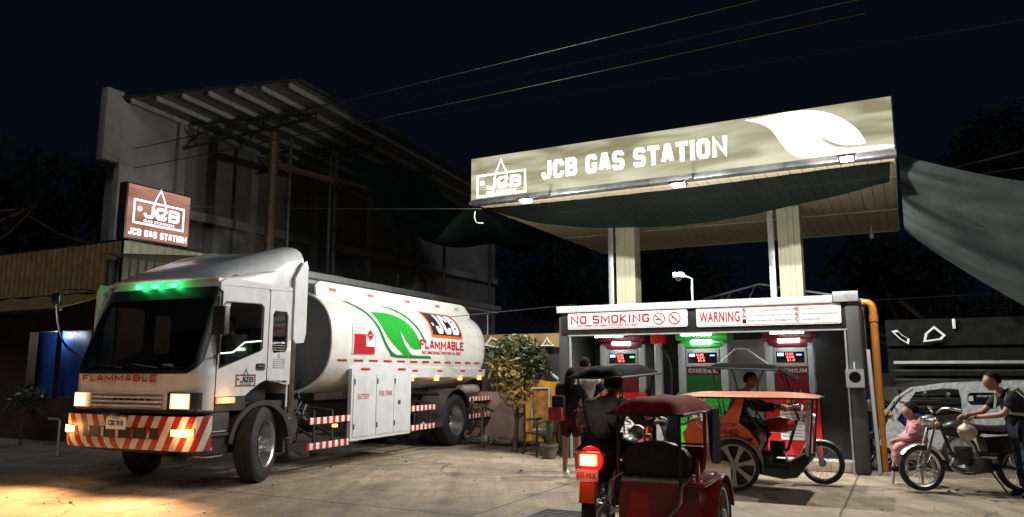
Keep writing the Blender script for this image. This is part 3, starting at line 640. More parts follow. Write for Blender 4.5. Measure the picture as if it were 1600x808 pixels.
# beam lights
for u, e, n in ((-4.75, 30, 'left'), (-3.2, 30, 'middle'), (-1.75, 24, 'right')):
    f = thing('light_bar', 'slim white light bar under the shelter beam above the %s pump' % n, 'light bar', 'S', (u, KV + .02, 2.14), group='light bars under the shelter beam')
    mb = MB(); mb.box(u - .26, u + .26, KV + .03, KV + .09, 2.135, 2.168, .004); mb.build('housing', 'galvanised', f)
    mb = MB(); mb.box(u - .25, u + .25, KV + .035, KV + .085, 2.118, 2.134, .004); mb.build('tube', 'led_tube', f)

# fuel pumps
def pump(u, label, main, dark, word, right):
    W = .86 if not right else .80; t = thing('fuel_pump', label, 'fuel pump', 'S', (u, .5, .15), group='fuel pumps in the shelter')
    x0, x1 = u - W / 2, u + W / 2; f = .3
    mb = MB(); mb.box(x0 + .04, x1 - .04, f + .05, f + .5, .15, 2.1, .01); mb.build('cabinet', 'pump_grey', t)
    for a in (x0 + .0, x1 - .13):
        mb = MB(); mb.box(a, a + .13, f, f + .5, .15, 2.0, .015); mb.build('side_post', 'pump_grey', t)
    mb = MB(); mb.box(x0 - .02, x1 + .02, f - .06, f + .52, 2.05, 2.17, .02); mb.box(x0 + .05, x1 - .05, f - .0, f + .5, 1.93, 2.05, .01); mb.build('cap', main if main == 'green_paint' else 'dark_red_paint2', t)
    mb = MB(); mb.box(u - .18, u + .16, f - .03, f - .002, 1.99, 2.075, .01); mb.build('light_bar', 'led_white', t)
    mb = MB(); mb.box(x0 + .14, x1 - .14, f + .0, f + .05, 1.6, 1.9, .01); d = mb.build('display_frame', 'pump_grey', t)
    mb = MB(); mb.box(x0 + .18, x1 - .18, f - .006, f + .0, 1.66, 1.84, .004); mb.build('screen', 'screen_black', d)
    P = FACE(0, f - .008, 0)
    mb = MB(); mb.box(x0 + .2, x0 + .30, 1.77, 1.82, 0, .003, X=P); mb.box(x1 - .3, x1 - .22, 1.78, 1.80, 0, .003, X=P) if main == 'green_paint' or right else None; mb.build('blue_digits', 'seg_blue', d)
    mb = MB()
    for k, s_ in enumerate(('12.50', '0.245', '51.0')): mb.text(s_, P @ TR(x0 + .33 + (.012 * k), 1.785 - k * .05), .12, .036, bold=.02)
    mb.build('red_digits', 'seg_red', d)
    if main == 'red_bright' and not right:
        mb = MB(); mb.box(x1 - .28, x1 - .2, 1.76, 1.79, 0, .003, X=P); mb.build('green_digits', 'seg_green', d)
    mb = MB(); mb.box(x0 + .14, x1 - .14, f + .01, f + .05, 1.47, 1.585, .005); mb.build('name_plate', 'dark_red_paint2', t)
    mb = MB(); mb.text(word, FACE(u - .25, f + .006, 1.495), .5, .07, bold=.03, th=.004, space=1.1); mb.build('name', 'pump_grey', t)
    mb = MB(); mb.box(x0 + .14, x1 - .14, f + .02, f + .05, 1.16, 1.46, .005); mb.build('upper_panel', dark, t)
    mb = MB(); mb.prism([(f + .05, 1.16), (f - .10, 1.12), (f - .10, .98), (f - .03, .94), (f - .03, .18), (f + .2, .18), (f + .2, 1.16)], PX((x0 - .02, 0, 0), (0, 1, 0), (0, 0, 1)), W + .04); mb.build('lower_panel', main, t)
    P = FACE(0, f - .101, 0)
    mb = MB(); mb.box(u - .07, u + .05, 1.02, 1.1, 0, .003, X=P); mb.build('sticker', 'yellow_sticker', t)
    mb = MB(); mb.prism([(u - .05, 1.085), (u + .03, 1.085), (u - .01, 1.035)], P, .005); mb.build('sticker_mark', 'black_print', t)
    mb = MB(); mb.box(u - .2, u + .2, .42, .88, 0, .004, X=FACE(0, f - .031, 0)); lb = mb.build('notice', 'white_print', t)
    mb = MB()
    for k in range(8): mb.box(u - .17, u + .12 + .05 * (k % 2), .82 - k * .05, .835 - k * .05, 0, .002, X=FACE(0, f - .036, 0))
    mb.build('notice_print', 'grey_print', lb)
    hx = x1 + .02 if not right else x0 - .02
    s_ = 1 if not right else -1
    mb = MB(); mb.tube(smooth_pts([(hx, f + .1, 1.6), (hx + s_ * .12, f - .02, 1.25), (hx + s_ * .16, f - .05, .7), (hx + s_ * .06, f + .02, .5), (hx + s_ * .02, f + .08, 1.0)], 6), .016); mb.build('hose', 'rubber', t)
    mb = MB(); mb.tube([(hx, f + .08, 1.0), (hx, f + .06, 1.14), (hx + s_ * .02, f - .1, 1.2)], .022); mb.box(hx - .03, hx + .03, f + .02, f + .08, 1.0, 1.16, .01); mb.build('nozzle', 'black_plastic', t)
    return t
mat('red_bright', (.62, .02, .02), .3, coat=.4, var=.06); mat('dark_red_paint2', (.13, .01, .02), .35, var=.1); mat('yellow_sticker', (.75, .55, .08), .4)
pump(-4.68, 'red fuel pump at the left end of the shelter with a red-capped hose mast', 'red_bright', 'dark_red_paint2', 'UNLEADED', False)
pump(-3.22, 'green DIESEL fuel pump in the middle of the shelter', 'green_paint', 'dark_green_paint', 'DIESEL', False)
pump(-1.78, 'red PREMIUM fuel pump at the right of the shelter', 'red_bright', 'dark_red_paint2', 'PREMIUM', True)
t = thing('hose_mast', 'white post with a red cap and a looping hose beside the left red pump', 'hose mast', 'S', (-3.98, .3, .15))
mb = MB(); mb.box(-4.06, -3.94, .24, .38, .15, 2.02, .01); mb.build('post', 'galvanised', t)
mb = MB(); mb.box(-4.12, -3.88, .2, .42, 2.0, 2.2, .03); mb.build('cap', 'red_bright', t)
mb = MB(); mb.tube(smooth_pts([(-3.93, .25, 1.95), (-3.8, .2, 1.75), (-3.74, .18, 1.5), (-3.78, .2, .9), (-3.9, .22, .5)], 6), .017); mb.build('hose', 'rubber', t)
t = thing('bent_rod', 'thin white rod bent over the gap between the green and right red pumps', 'rod', 'S', (-2.6, .1, 1.7))
mb = MB(); mb.tube([(-2.92, .05, 1.62), (-2.6, .05, 1.9), (-2.42, .08, 1.88), (-2.1, .25, 1.62)], .010); mb.build('rod', 'white_trim', t)
t = thing('round_opening_box', 'small grey box with a round black opening fixed to the right shelter pillar', 'box', 'S', (-.79, KV - .1, 1.28))
mb = MB(); mb.prism([(-.915, 1.28), (-.665, 1.28), (-.665, 1.55), (-.915, 1.55)], FACE(0, KV - .022, 0), .1, [circ(-.79, 1.43, .085, 20)]); mb.build('case', 'galvanised', t)
mb = MB(); mb.prism(circ(-.79, 1.43, .09, 20), FACE(0, KV - .022, 0), .02); mb.build('dark_opening', 'black_print', t)
mb = MB(); mb.tube([(-.79, KV - .08, 1.55), (-.79, KV - .06, 1.66)], .01); mb.build('hook', 'galvanised', t)
t = thing('drain_pipe', 'orange PVC pipe running down the right side of the shelter', 'pipe', 'S', (-.5, .35, 0))
mb = MB(); mb.tube(smooth_pts([(-.66, .35, 2.60), (-.58, .35, 2.6), (-.52, .35, 2.55), (-.5, .35, 2.45)], 4) + [(-.5, .35, 0)], .06, 12); mb.tube([(-.5, .35, 2.3), (-.5, .35, 2.4)], .07, 12); mb.build('pipe', 'pvc_orange', t)
t = thing('leaning_batten', 'pale thin batten leaning against the right side of the shelter', 'batten', 'S', (-.55, .0, 0))
mb = MB(); mb.tube([(-.55, -.1, 0), (-.6, .0, 1.85)], .028, 6); mb.build('batten', 'white_trim', t)
t = thing('security_camera', 'white security camera on a thin arm above the shelter roof', 'camera', 'S', (-3.27, -.05, 2.65))
mb = MB(); mb.tube([(-3.27, -.05, 2.65), (-3.27, -.05, 3.1), (-3.40, -.12, 3.16)], .018); mb.build('arm', 'galvanised', t)
mb = MB(); mb.box(-3.55, -3.38, -.26, -.08, 3.12, 3.2, .012); mb.build('housing', 'white_print', t)
mb = MB(); mb.ell((-3.46, -.2, 3.10), (.05, .05, .05)); mb.build('lens', 'black_plastic', t)

# ------------------------------------------------------------------ walls and fences behind
t = thing('back_wall', 'low stained concrete wall behind the shrub left of the shelter', 'wall', 'S', (-9.5, 2.6, 0))
mb = MB(); mb.box(-14, K0 - .02, 2.5, 2.64, 0, 1.05, .01); mb.build('wall', 'pink_wall', t)
mb = MB(); mb.box(-14, K0 - .02, 2.48, 2.66, 2.05, 2.36); mb.build('top_board', 'brown_sheet', t)
for u in (-13.5, -11.5, -8.85, -7.3):
    mb = MB(); mb.box(u - .04, u + .04, 2.5, 2.6, 1.05, 2.05); mb.build('post', 'rusty_steel', t)
mb = MB(); mb.box(-14, K0 - .02, 2.7, 2.72, 1.05, 2.06); mb.build('backing_sheet', 'dark_steel', t)
t = thing('back_fence', 'dark fence with a pale top rail behind the parked motorcycles on the right', 'fence', 'S', (3, 3.4, 0))
mb = MB(); mb.box(-.4, 8, 3.4, 3.5, 2.0, 2.5); mb.box(-.4, 8, 3.5, 3.55, 0, 2.0); mb.build('board', 'fence_dark', t)
for i in range(8):
    mb = MB(); mb.box(-.3, 7.5, 3.3, 3.33, .5 + i * .17, .53 + i * .17); mb.build('rail', 'dark_steel', t)
mb = MB(); mb.box(-.3, 2.2, 3.28, 3.36, 1.66, 1.71); mb.build('rail', 'galvanised', t)
def ornament(lbl, pts, v, sw=.022):
    mb = MB(); c = (sum(p[0] for p in pts) / len(pts), sum(p[1] for p in pts) / len(pts))
    inner = [(lerp(p[0], c[0], .28), lerp(p[1], c[1], .28)) for p in pts]
    mb.prism(pts, FACE(0, v, 0), .03, [inner]); 
    o = mb.build('lantern_frame', 'white_print', label=lbl, cat='ornament', frame='S', base=(c[0], v, c[1]), group='white ornament frames on the fences'); return o
ornament('bow-shaped white ornament frame on the fence just right of the orange pipe', [(-.30, 2.28), (-.20, 2.30), (-.12, 2.2), (.0, 2.12), (-.02, 2.02), (-.16, 2.12)], 3.28)
ornament('house-shaped white ornament frame on the fence above the parked motorcycles', [(.22, 2.06), (.52, 2.1), (.6, 2.18), (.42, 2.36), (.26, 2.22)], 3.28)
ornament('pointed white ornament frame nearest the shelter on the left wall', [(-7.35, 2.08), (-7.0, 2.08), (-7.12, 2.16), (-7.18, 2.28), (-7.24, 2.18)], 2.46)
ornament('triangular white ornament frame above the yellow tarpaulin', [(-7.85, 2.12), (-7.55, 2.1), (-7.72, 2.34)], 2.46)
ornament('white ornament frame half hidden by the top of the shrub', [(-8.8, 2.12), (-8.4, 2.04), (-8.38, 2.2), (-8.62, 2.32)], 2.46)
t = thing('small_lamp', 'tiny white wall lamp on the fence at the far right', 'lamp', 'S', (.6, 3.3, 2.3)); mb = MB(); mb.box(.72, .77, 3.26, 3.34, 2.3, 2.48, .01); mb.build('body', 'white_print', t)
# yellow tarpaulin screen with poster
t = thing('tarpaulin_screen', 'yellow tarpaulin screen with a framed brown poster standing behind the chair', 'screen', 'W', (.5, 14.6, 0))
mb = MB(); mb.grid(lambda a, b: Vector((lerp(.26, 1.3, a), 14.5 + .05 * sin(a * 17 + b * 5) * (1 - b * .3) - .1 * a, lerp(.2, 1.34, b) + .02 * sin(a * 9))), 30, 14); mb.build('tarpaulin', 'yellow_tarp', t)
mb = MB(); P = PX((0, 14.4, 0), (1, 0, 0), (0, 0, 1)); mb.prism([(.36, .42), (.72, .42), (.72, 1.22), (.36, 1.22)], P, .02, [[(.39, .45), (.69, .45), (.69, 1.19), (.39, 1.19)]]); mb.build('frame', 'white_trim', t)
mb = MB(); mb.box(.39, .69, .45, 1.19, 0, .008, X=P); mb.build('poster', 'poster', t)
for x in (.24, 1.3):
    mb = MB(); mb.tube([(x, 14.55, 0), (x, 14.55, 1.36)], .025); mb.build('post', 'rusty_steel', t)
t = thing('leaning_board', 'white batten leaning down to the yellow tarpaulin from the upper left', 'batten', 'W', (.6, 14.8, 1.3)); mb = MB(); mb.tube([(.45, 14.9, 1.72), (.9, 14.6, 1.36)], .028, 6); mb.build('batten', 'white_trim', t)

# monobloc style chair, pots, spade
t = thing('plastic_armchair', 'dark plastic armchair standing beside the yellow tarpaulin', 'chair', 'W', (.53, 14.05, 0), X=TR(.53, 14.1) @ RZ(-62))
def achair(t, m):
    mb = MB(); mb.box(-.22, .22, -.22, .2, .38, .41, .012); mb.build('seat', m, t)
    mb = MB(); mb.grid(lambda a, b: Vector((lerp(-.22, .22, a), .22 + .1 * b + .03 * cos((a - .5) * 3), lerp(.4, .84, b))), 10, 6, .015); mb.build('backrest', m, t)
    for sx in (-1, 1):
        for y0, y1 in ((-.2, -.24), (.2, .27)):
            mb = MB(); mb.tube([(sx * .21, y0, .4), (sx * .26, y1, 0)], [.022, .016], 6); mb.build('leg', m, t)
        mb = MB(); mb.tube(smooth_pts([(sx * .24, -.22, .38), (sx * .27, -.2, .6), (sx * .27, .05, .63), (sx * .24, .26, .66)], 4), .02, 6); mb.build('armrest', m, t)
achair(t, 'black_plastic')
t = thing('plant_pot', 'dark flower pot with spiky leaves standing right of the plastic armchair', 'potted plant', 'W', (.66, 13.6, 0))
mb = MB(); mb.lathe([(0, 0), (.11, 0), (.15, .2), (.165, .2), (.165, .24), (.13, .24), (.12, .2), (0, .19)], TR(.66, 13.6), 18); mb.build('pot', 'terracotta', t)
for k in range(12):
    a = k * 2.4; d = random.uniform(.12, .3); h = random.uniform(.35, .6); mb = MB(); c = Vector((.66, 13.6, .2)); e = Vector((cos(a), sin(a), 0)); s = Vector((-sin(a), cos(a), 0)) * .018
    pts = [c + e * .02, c + e * d * .5 + Vector((0, 0, h * .8)), c + e * d + Vector((0, 0, h * .85))]
    mb.face([pts[0] - s, pts[0] + s, pts[1] + s, pts[1] - s]); mb.face([pts[1] - s, pts[1] + s, pts[2]]); mb.build('leaf', 'leaf', t)
t = thing('wheelbarrow_tray', 'rusty tilted tray on a thin stand behind the tanker', 'tray', 'W', (-.55, 15.6, 0))
mb = MB(); mb.box(-.25, .25, -.2, .2, 0, .03, .01, X=TR(-.62, 15.7, .78) @ Matrix.Rotation(.35, 4, 'Y')); mb.build('tray', 'rusty_steel', t)
mb = MB(); mb.tube([(-.62, 15.7, .78), (-.6, 15.7, 0)], .02); mb.ell((-.55, 15.5, .14), (.1, .04, .12)); mb.build('stand', 'steel', t)

# ------------------------------------------------------------------ trees and plants
def leaf_mesh(mb, blobs, n, size, long=2.2):
    tot = sum(b[1][0] * b[1][1] * b[1][2] for b in blobs)
    for c, r in blobs:
        for i in range(int(n * r[0] * r[1] * r[2] / tot)):
            d = Vector((random.gauss(0, 1), random.gauss(0, 1), random.gauss(0, 1))).normalized() * random.uniform(.45, 1.08)
            p = Vector((c[0] + d.x * r[0], c[1] + d.y * r[1], c[2] + d.z * r[2])); s = size * random.uniform(.6, 1.4)
            a = Vector((random.uniform(-1, 1), random.uniform(-1, 1), random.uniform(-1.2, .4))).normalized(); b = a.orthogonal().normalized() * s * .5
            b.rotate(Matrix.Rotation(random.uniform(0, 6.28), 3, a)); e = a * s * long * .5
            v = [mb.bm.verts.new(q) for q in (p - e, p + b * .8, p + e, p - b * .8)]; mb.bm.faces.new(v)
def limbs(mb, base, top, r, n, spread):
    mb.tube([base, Vector(base).lerp(Vector(top), .5) + Vector((.05 * r * 9, 0, 0)), top], [r, r * .8, r * .5], 8)
    for k in range(n):
        t_ = random.uniform(.45, 1); p = Vector(base).lerp(Vector(top), t_); a = random.uniform(0, 6.28); q = p + Vector((cos(a) * spread, sin(a) * spread, spread * random.uniform(.3, 1))); mb.tube([p, p.lerp(q, .5) + Vector((0, 0, -.08 * spread)), q], [r * .45, r * .3, r * .12], 5)
t = thing('shrub_tree', 'bushy young tree with drooping green and yellowing leaves between the tanker and the shelter', 'tree', 'W', (.08, 14.6, 0))
mb = MB(); limbs(mb, (.05, 14.6, 0), (.1, 14.6, 1.3), .05, 14, .55); mb.build('trunk', 'bark', t)
mb = MB(); leaf_mesh(mb, [((-.16, 14.6, 1.75), (.34, .36, .36)), ((.3, 14.6, 1.8), (.36, .36, .36)), ((.05, 14.5, 2.03), (.34, .3, .2)), ((-.22, 14.5, 1.4), (.24, .3, .34)), ((.36, 14.55, 1.5), (.24, .25, .3)), ((.05, 14.45, 1.4), (.24, .25, .36)), ((.58, 14.6, 1.6), (.2, .25, .2))], 1500, .05, 2.8); mb.build('crown', 'leaf', t, smooth=None)
mb = MB(); leaf_mesh(mb, [((.0, 14.3, 1.05), (.26, .22, .28)), ((-.1, 14.3, 1.5), (.34, .3, .4)), ((.22, 14.35, 1.1), (.2, .2, .25))], 480, .05, 2.4); mb.build('yellowing_leaves', 'leaf_yellow', t, smooth=None)
t = thing('low_plant', 'low leafy plant in front of the blue tarpaulin at the far left', 'plant', 'S', (-16.6, -3.4, 0))
mb = MB(); limbs(mb, (-16.6, -3.4, 0), (-16.6, -3.4, .8), .03, 6, .4); mb.build('stem', 'bark', t)
mb = MB(); leaf_mesh(mb, [((-16.6, -3.4, 1.0), (.55, .3, .25)), ((-16.2, -3.4, .85), (.3, .3, .25))], 130, .08, 4); mb.build('leaves', 'leaf', t, smooth=None)
def bigtree(lbl, x, y, z, r, n, seed, palm=False):
    random.seed(seed); t = thing('tree', lbl, 'tree', 'W', (x, y, 0), group='dark trees behind the station')
    mb = MB(); limbs(mb, (x, y, 0), (x, y, z), .3, 9, r * .7); mb.build('trunk', 'bark', t)
    bl = []
    for k in range(9):
        a = random.uniform(0, 6.28); q = random.uniform(.2, .8) * r; s = random.uniform(.3, .55) * r; bl.append(((x + cos(a) * q, y + sin(a) * q, z + random.uniform(-.35, .5) * r), (s, s, s * .75)))
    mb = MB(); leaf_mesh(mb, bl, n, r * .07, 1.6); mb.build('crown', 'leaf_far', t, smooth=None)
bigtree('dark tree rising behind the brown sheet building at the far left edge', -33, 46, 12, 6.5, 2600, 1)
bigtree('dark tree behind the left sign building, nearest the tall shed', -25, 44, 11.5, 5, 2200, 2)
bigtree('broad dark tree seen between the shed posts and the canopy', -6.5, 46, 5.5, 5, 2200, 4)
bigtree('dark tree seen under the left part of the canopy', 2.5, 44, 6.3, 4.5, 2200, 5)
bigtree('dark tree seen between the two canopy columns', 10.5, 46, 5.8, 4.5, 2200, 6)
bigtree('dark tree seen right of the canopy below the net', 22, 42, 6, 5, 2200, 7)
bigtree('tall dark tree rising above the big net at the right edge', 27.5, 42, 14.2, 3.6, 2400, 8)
bigtree('low dark tree behind the right hand fence', 14.5, 24, 2.8, 2.6, 2200, 9)
random.seed(11)
t = thing('distant_shed_roof', 'dim distant open shed roof visible over the shelter between the columns', 'roof', 'S', (-3.4, 11, 0))
mb = MB()
for k in range(9):
    u = -5.8 + k * .55; mb.tube([(u, 9.0, 3.35 + .5 * (1 - abs(u + 3.6) / 2.6)), (u + .6, 13, 3.5 + .5 * (1 - abs(u + 3.6) / 2.6))], .02, 4)
mb.tube([(-6, 9, 3.4), (-3.6, 9, 3.95), (-1, 9, 3.4)], .035, 4); mb.tube([(-6, 9, 3.25), (-1, 9, 3.25)], .03, 4)
for k in range(8): mb.tube([(-6 + k * .65, 9, 3.25), (-5.7 + k * .65, 9, 3.4 + .5 * (1 - abs(-5.7 + k * .65 + 3.6) / 2.6))], .018, 4)
mb.build('frame', 'steel', t)
for k, (u, v) in enumerate(((-4.6, 9.4), (-3.9, 9.6), (-3.3, 9.8))):
    mb = MB(); mb.box(u - .22, u + .22, v, v + .4, 3.62, 3.64, X=None); mb.build('roof_sheet', 'far_white', t)
mb = MB()
for u in (-6, -3.6, -1): mb.tube([(u, 9, 0), (u, 9, 3.4)], .05, 6)
mb.build('post', 'steel', t)

# ------------------------------------------------------------------ overhead wires
def wire(lbl, a, b, sag, r=.012, m='wire_dark', e0=.6, e1=.6):
    A, B = Vector(a), Vector(b); d = B - A; A2 = A - d * e0; B2 = B + d * e1
    pts = [A2.lerp(B2, k / 24) - Vector((0, 0, sag * 4 * (k / 24) * (1 - k / 24))) for k in range(25)]
    mb = MB(); mb.tube(pts, r, 5); mb.build('overhead_wire', m, label=lbl, cat='wire', base=tuple(A2), group='overhead wires')
mat('wire_dark', (.01, .01, .01), .6); mat('wire_pale', (.06, .06, .06), .5)
wire('topmost long wire rising over the dark sky to the upper right', (-5.12, 22, 9.7), (4.94, 12, 7.82), .3, .012, 'wire_pale')
wire('second long wire crossing the sky above the canopy', (-4.71, 22, 9.2), (8.78, 12, 7.7), .3, .01, 'wire_pale')
wire('dark wire running in front of the shed parapet, upper of the pair', (-11.99, 22, 8.2), (-2.79, 12, 6.1), .1, .012)
wire('dark wire running in front of the shed parapet, lower of the pair', (-11.98, 22, 7.6), (-2.6, 12, 5.7), .1, .012)
wire('pale level wire stretched from the light box towards the canopy', (-9.6, 18, 5.6), (-.58, 14, 4.6), .05, .006, 'wire_pale', 0, 0)
wire('thick black wire crossing in front of the big net', (7.4, 14, 5.12), (9.93, 14, 5.75), .0, .022, 'wire_dark', 0, 2)
wire('thin pale wire crossing in front of the big net', (7.4, 14, 5.17 - .12), (9.89, 14, 5.41), .0, .008, 'wire_pale', 0, 2)
wire('low wire passing behind the tanker rear and the shelter', (-1.2, 14.6, 2.57), (.9, 15.5, 2.85), .0, .008, 'wire_dark', 0, .2)
wire('low wire running off behind the shelter to the right', (7, 15.5, 2.95), (9.7, 15.5, 3.1), .0, .008)
wire('short pale wire below the light box', (-9.0, 18, 4.6), (-6.2, 18, 4.9), .0, .006, 'wire_pale', 0, 0)
t = thing('cable_loop', 'short white loop of cable hanging from the left corner of the canopy', 'cable', 'S', (-7.6, 0, 4.8))
mb = MB(); mb.tube(smooth_pts([(-7.7, .1, 4.75), (-7.68, .05, 4.62), (-7.6, 0, 4.5), (-7.45, 0, 4.47)], 5), .012, 6); mb.build('cable', 'white_trim', t)

# ------------------------------------------------------------------ tanker truck (frame T: x forward, y left, z up)
t = thing('tanker_truck', 'white tanker truck with lit headlights, red and white striped bumper and FLAMMABLE on its tank', 'tanker truck', 'T', (-2.8, 0, 0))
TK = t
SIDE = lambda x, y, z: PX((x, y, z), (-1, 0, 0), (0, 0, 1))
FRONT = lambda x, y, z: PX((x, y, z), (0, 1, 0), (0, 0, 1))
# wheels
def truck_wheel(x, y, steer, dual):
    X = TR(x, y, .52) @ RZ(steer) @ Matrix.Rotation(radians(-90), 4, 'X')    # local z = outward (+y)
    for k, off in enumerate([0] + ([-.34] if dual else [])):
        mb = MB(); w2 = .14
        prof = [(.30, -w2 + .02), (.34, -w2), (.46, -w2), (.505, -w2 + .03), (.52, -w2 + .06)]
        for g in range(3): c = -w2 + .09 + g * .07; prof += [(.52, c), (.508, c + .005), (.508, c + .018), (.52, c + .023)]
        prof += [(.52, w2 - .06), (.505, w2 - .03), (.46, w2), (.34, w2), (.30, w2 - .02)]
        mb.lathe(prof, X @ TR(0, 0, off), 40, closed=True); wh = mb.build('wheel', 'rubber', TK)
        mb = MB(); d = -.10 if dual else -.02
        mb.lathe([(.31, w2 - .01), (.325, w2 + .005), (.30, w2 - .015), (.275, d + .03), (.265, d)] + ([(.2, d - .01), (.12, d + .01), (.11, d + .08), (.0, d + .09)] if True else []), X @ TR(0, 0, off), 32); mb.build('rim', 'steel', wh)
        if k == 0:
            mb = MB(); mb.lathe([(0, w2 + .05 if not dual else .02), (.07, (w2 + .045) if not dual else .015), (.09, 0), (.1, -.03)], X, 20)
            for q in range(8):
                a = q * pi / 4; c = X @ Vector((.135 * cos(a), .135 * sin(a), d + .02)); e = X @ Vector((.135 * cos(a), .135 * sin(a), d + .075)); mb.tube([c, e], .018, 6)
            mb.build('hub', 'chrome', wh)
            mb = MB()
            for q in range(10):
                a = (q + .5) * pi / 5; c = X @ Vector((.225 * cos(a), .225 * sin(a), d - .008)); e = X @ Vector((.225 * cos(a), .225 * sin(a), d + .012)); mb.tube([c, e], .034, 10)
            mb.build('hand_holes', 'black_paint', wh)
truck_wheel(0, 1.08, 22, False)
# right-hand wheels
def flip_wheel(x, y, steer, n):
    for k in range(n):
        X = TR(x, y + .34 * k, .52) @ RZ(steer) @ Matrix.Rotation(radians(90), 4, 'X'); mb = MB(); mb.lathe([(.3, -.13), (.46, -.14), (.52, -.09), (.52, .09), (.46, .14), (.3, .13)], X, 36, closed=True); wh = mb.build('wheel', 'rubber', TK)
        mb = MB(); mb.lathe([(.31, .12), (.27, .03), (.1, .03), (0, .08)], X, 24); mb.build('rim', 'steel', wh)
flip_wheel(0, -1.08, 24, 1); truck_wheel(-5.7, 1.06, 0, True); flip_wheel(-5.7, -1.06, 0, 2)
# chassis
mb = MB()
for s in (-1, 1): mb.box(-7.2, 1.0, s * .43 - .04, s * .43 + .04, .72, .98)
for x in (-6.8, -5, -3.6, -2.2, -1.0, .6): mb.box(x - .05, x + .05, -.4, .4, .75, .93)
mb.cyl((0, -.95, .52), (0, .95, .52), .06); mb.cyl((-5.7, -.9, .52), (-5.7, .9, .52), .09); mb.ell((-5.7, 0, .52), (.22, .2, .22)); mb.box(-.2, .9, -.4, .4, .5, 1.05, .05); mb.cyl((-.5, 0, .7), (-5.5, 0, .55), .05)
mb.box(-.8, .8, .7, .95, .42, .5); mb.build('chassis', 'chassis_black', t)
# ---- cab
XF = 1.22
def xf(z): return XF if z < 1.5 else XF - .40 * ((z - 1.5) / 1.2) ** 1.15
def front_pt(z, s, grow=0):
    """s in [-1,1] round the front from right side x=.95 to left side; horizontal section with rounded corners"""
    R = .24; x1 = xf(z) + grow; W = 1.2 + grow - (.05 * max(0, (z - 1.5) / 1.2)); x0 = .93
    a = max(.001, x1 - R - x0 + (.0 if z < 9 else 0)); L1 = abs(a); L2 = R * pi / 2; L3 = W - R; tot = L1 + L2 + L3
    d = abs(s) * tot; sg = 1 if s >= 0 else -1
    if d < L3: return Vector((x1 + .03 * (1 - (d / L3) ** 2) * .8, sg * d, z))
    if d < L3 + L2:
        q = (d - L3) / R; return Vector((x1 - R + R * cos(q), sg * (L3 + R * sin(q)), z))
    return Vector((lerp(x1 - R, x0, (d - L3 - L2) / L1), sg * W, z))
def smax(z): return .87 - .16 * max(0, (1.78 - z) / .28) ** 2.4
def loft(z0, z1, s0, s1, grow, nz=8, ns=40, th=.0):
    mb = MB(); mb.grid(lambda a, b: front_pt(lerp(z0, z1, b), lerp(s0, s1, a), grow), ns, nz, th); return mb
loft(1.0, 1.5, -1, 1, 0, 4).build('front_panel', 'white_paint', t)
for sg in (-1, 1):
    mb = MB(); mb.grid(lambda a, b: front_pt(lerp(1.5, 2.6, b ** 1.5), sg * lerp(smax(lerp(1.5, 2.6, b ** 1.5)), 1, a), 0), 10, 16); mb.build('front_pillar', 'white_paint', t)
mb = MB(); mb.grid(lambda a, b: front_pt(lerp(1.5, 2.62, b ** 1.5), lerp(-1, 1, a) * smax(lerp(1.5, 2.62, b ** 1.5)), .004), 44, 18); mb.build('windscreen', 'windscreen_glass', t)
mb = loft(1.488, 1.535, -.7, .7, .01, 2)
for sg in (-1, 1): mb.grid(lambda p, q: front_pt(lerp(1.488, 2.62, q ** 1.5), sg * (smax(lerp(1.488, 2.62, q ** 1.5)) + lerp(-.07, .012, p)), .01), 6, 18)
mb.grid(lambda p, q: front_pt(lerp(2.5, 2.66, q), lerp(-.88, .88, p), .01), 36, 2); mb.build('windscreen_seal', 'black_paint', t)
loft(2.6, 2.76, -1, 1, 0, 2).build('header', 'white_paint', t)
mb = MB(); mb.box(-.49, .8, -1.14, 1.14, 2.73, 2.78, .02); mb.build('roof', 'white_paint', t)
mb = MB(); mb.box(-.49, -.46, -1.17, 1.17, 1.0, 2.76); mb.build('rear_wall', 'white_paint', t)
mb = MB(); mb.box(-.46, 1.1, -1.12, 1.12, 1.02, 1.1); mb.build('floor', 'cab_interior', t)
# sides: prism polygons in (x,z) ; thickness towards +y
def side(pts, y, th, m, name, holes=()):
    mb = MB(); mb.prism([(-a, b) for a, b in pts], SIDE(0, y - th, 0), th, [[(-a, b) for a, b in h] for h in holes]); return mb.build(name, m, t)
doorL = [(.93, 1.19), (.93, 2.60), (.86, 2.66), (.03, 2.68), (-.005, 2.64), (-.005, 1.40), (.12, 1.36), (.30, 1.26), (.40, 1.19)]
winL = [(.89, 1.58), (.885, 2.36), (.80, 2.46), (.16, 2.47), (.10, 2.42), (.10, 1.85), (.14, 1.80), (.38, 1.76), (.50, 1.66), (.62, 1.62)]
winL = [(.90, 1.55), (.895, 2.36), (.83, 2.45), (.16, 2.47), (.10, 2.42), (.10, 1.84), (.14, 1.80)]
quart = [(-.015, 1.40), (-.015, 2.68), (-.49, 2.70), (-.49, 1.33), (-.40, 1.33)]
qwin = [(-.09, 1.84), (-.085, 2.33), (-.12, 2.39), (-.37, 2.39), (-.41, 2.33), (-.41, 1.86), (-.38, 1.80), (-.12, 1.78)]
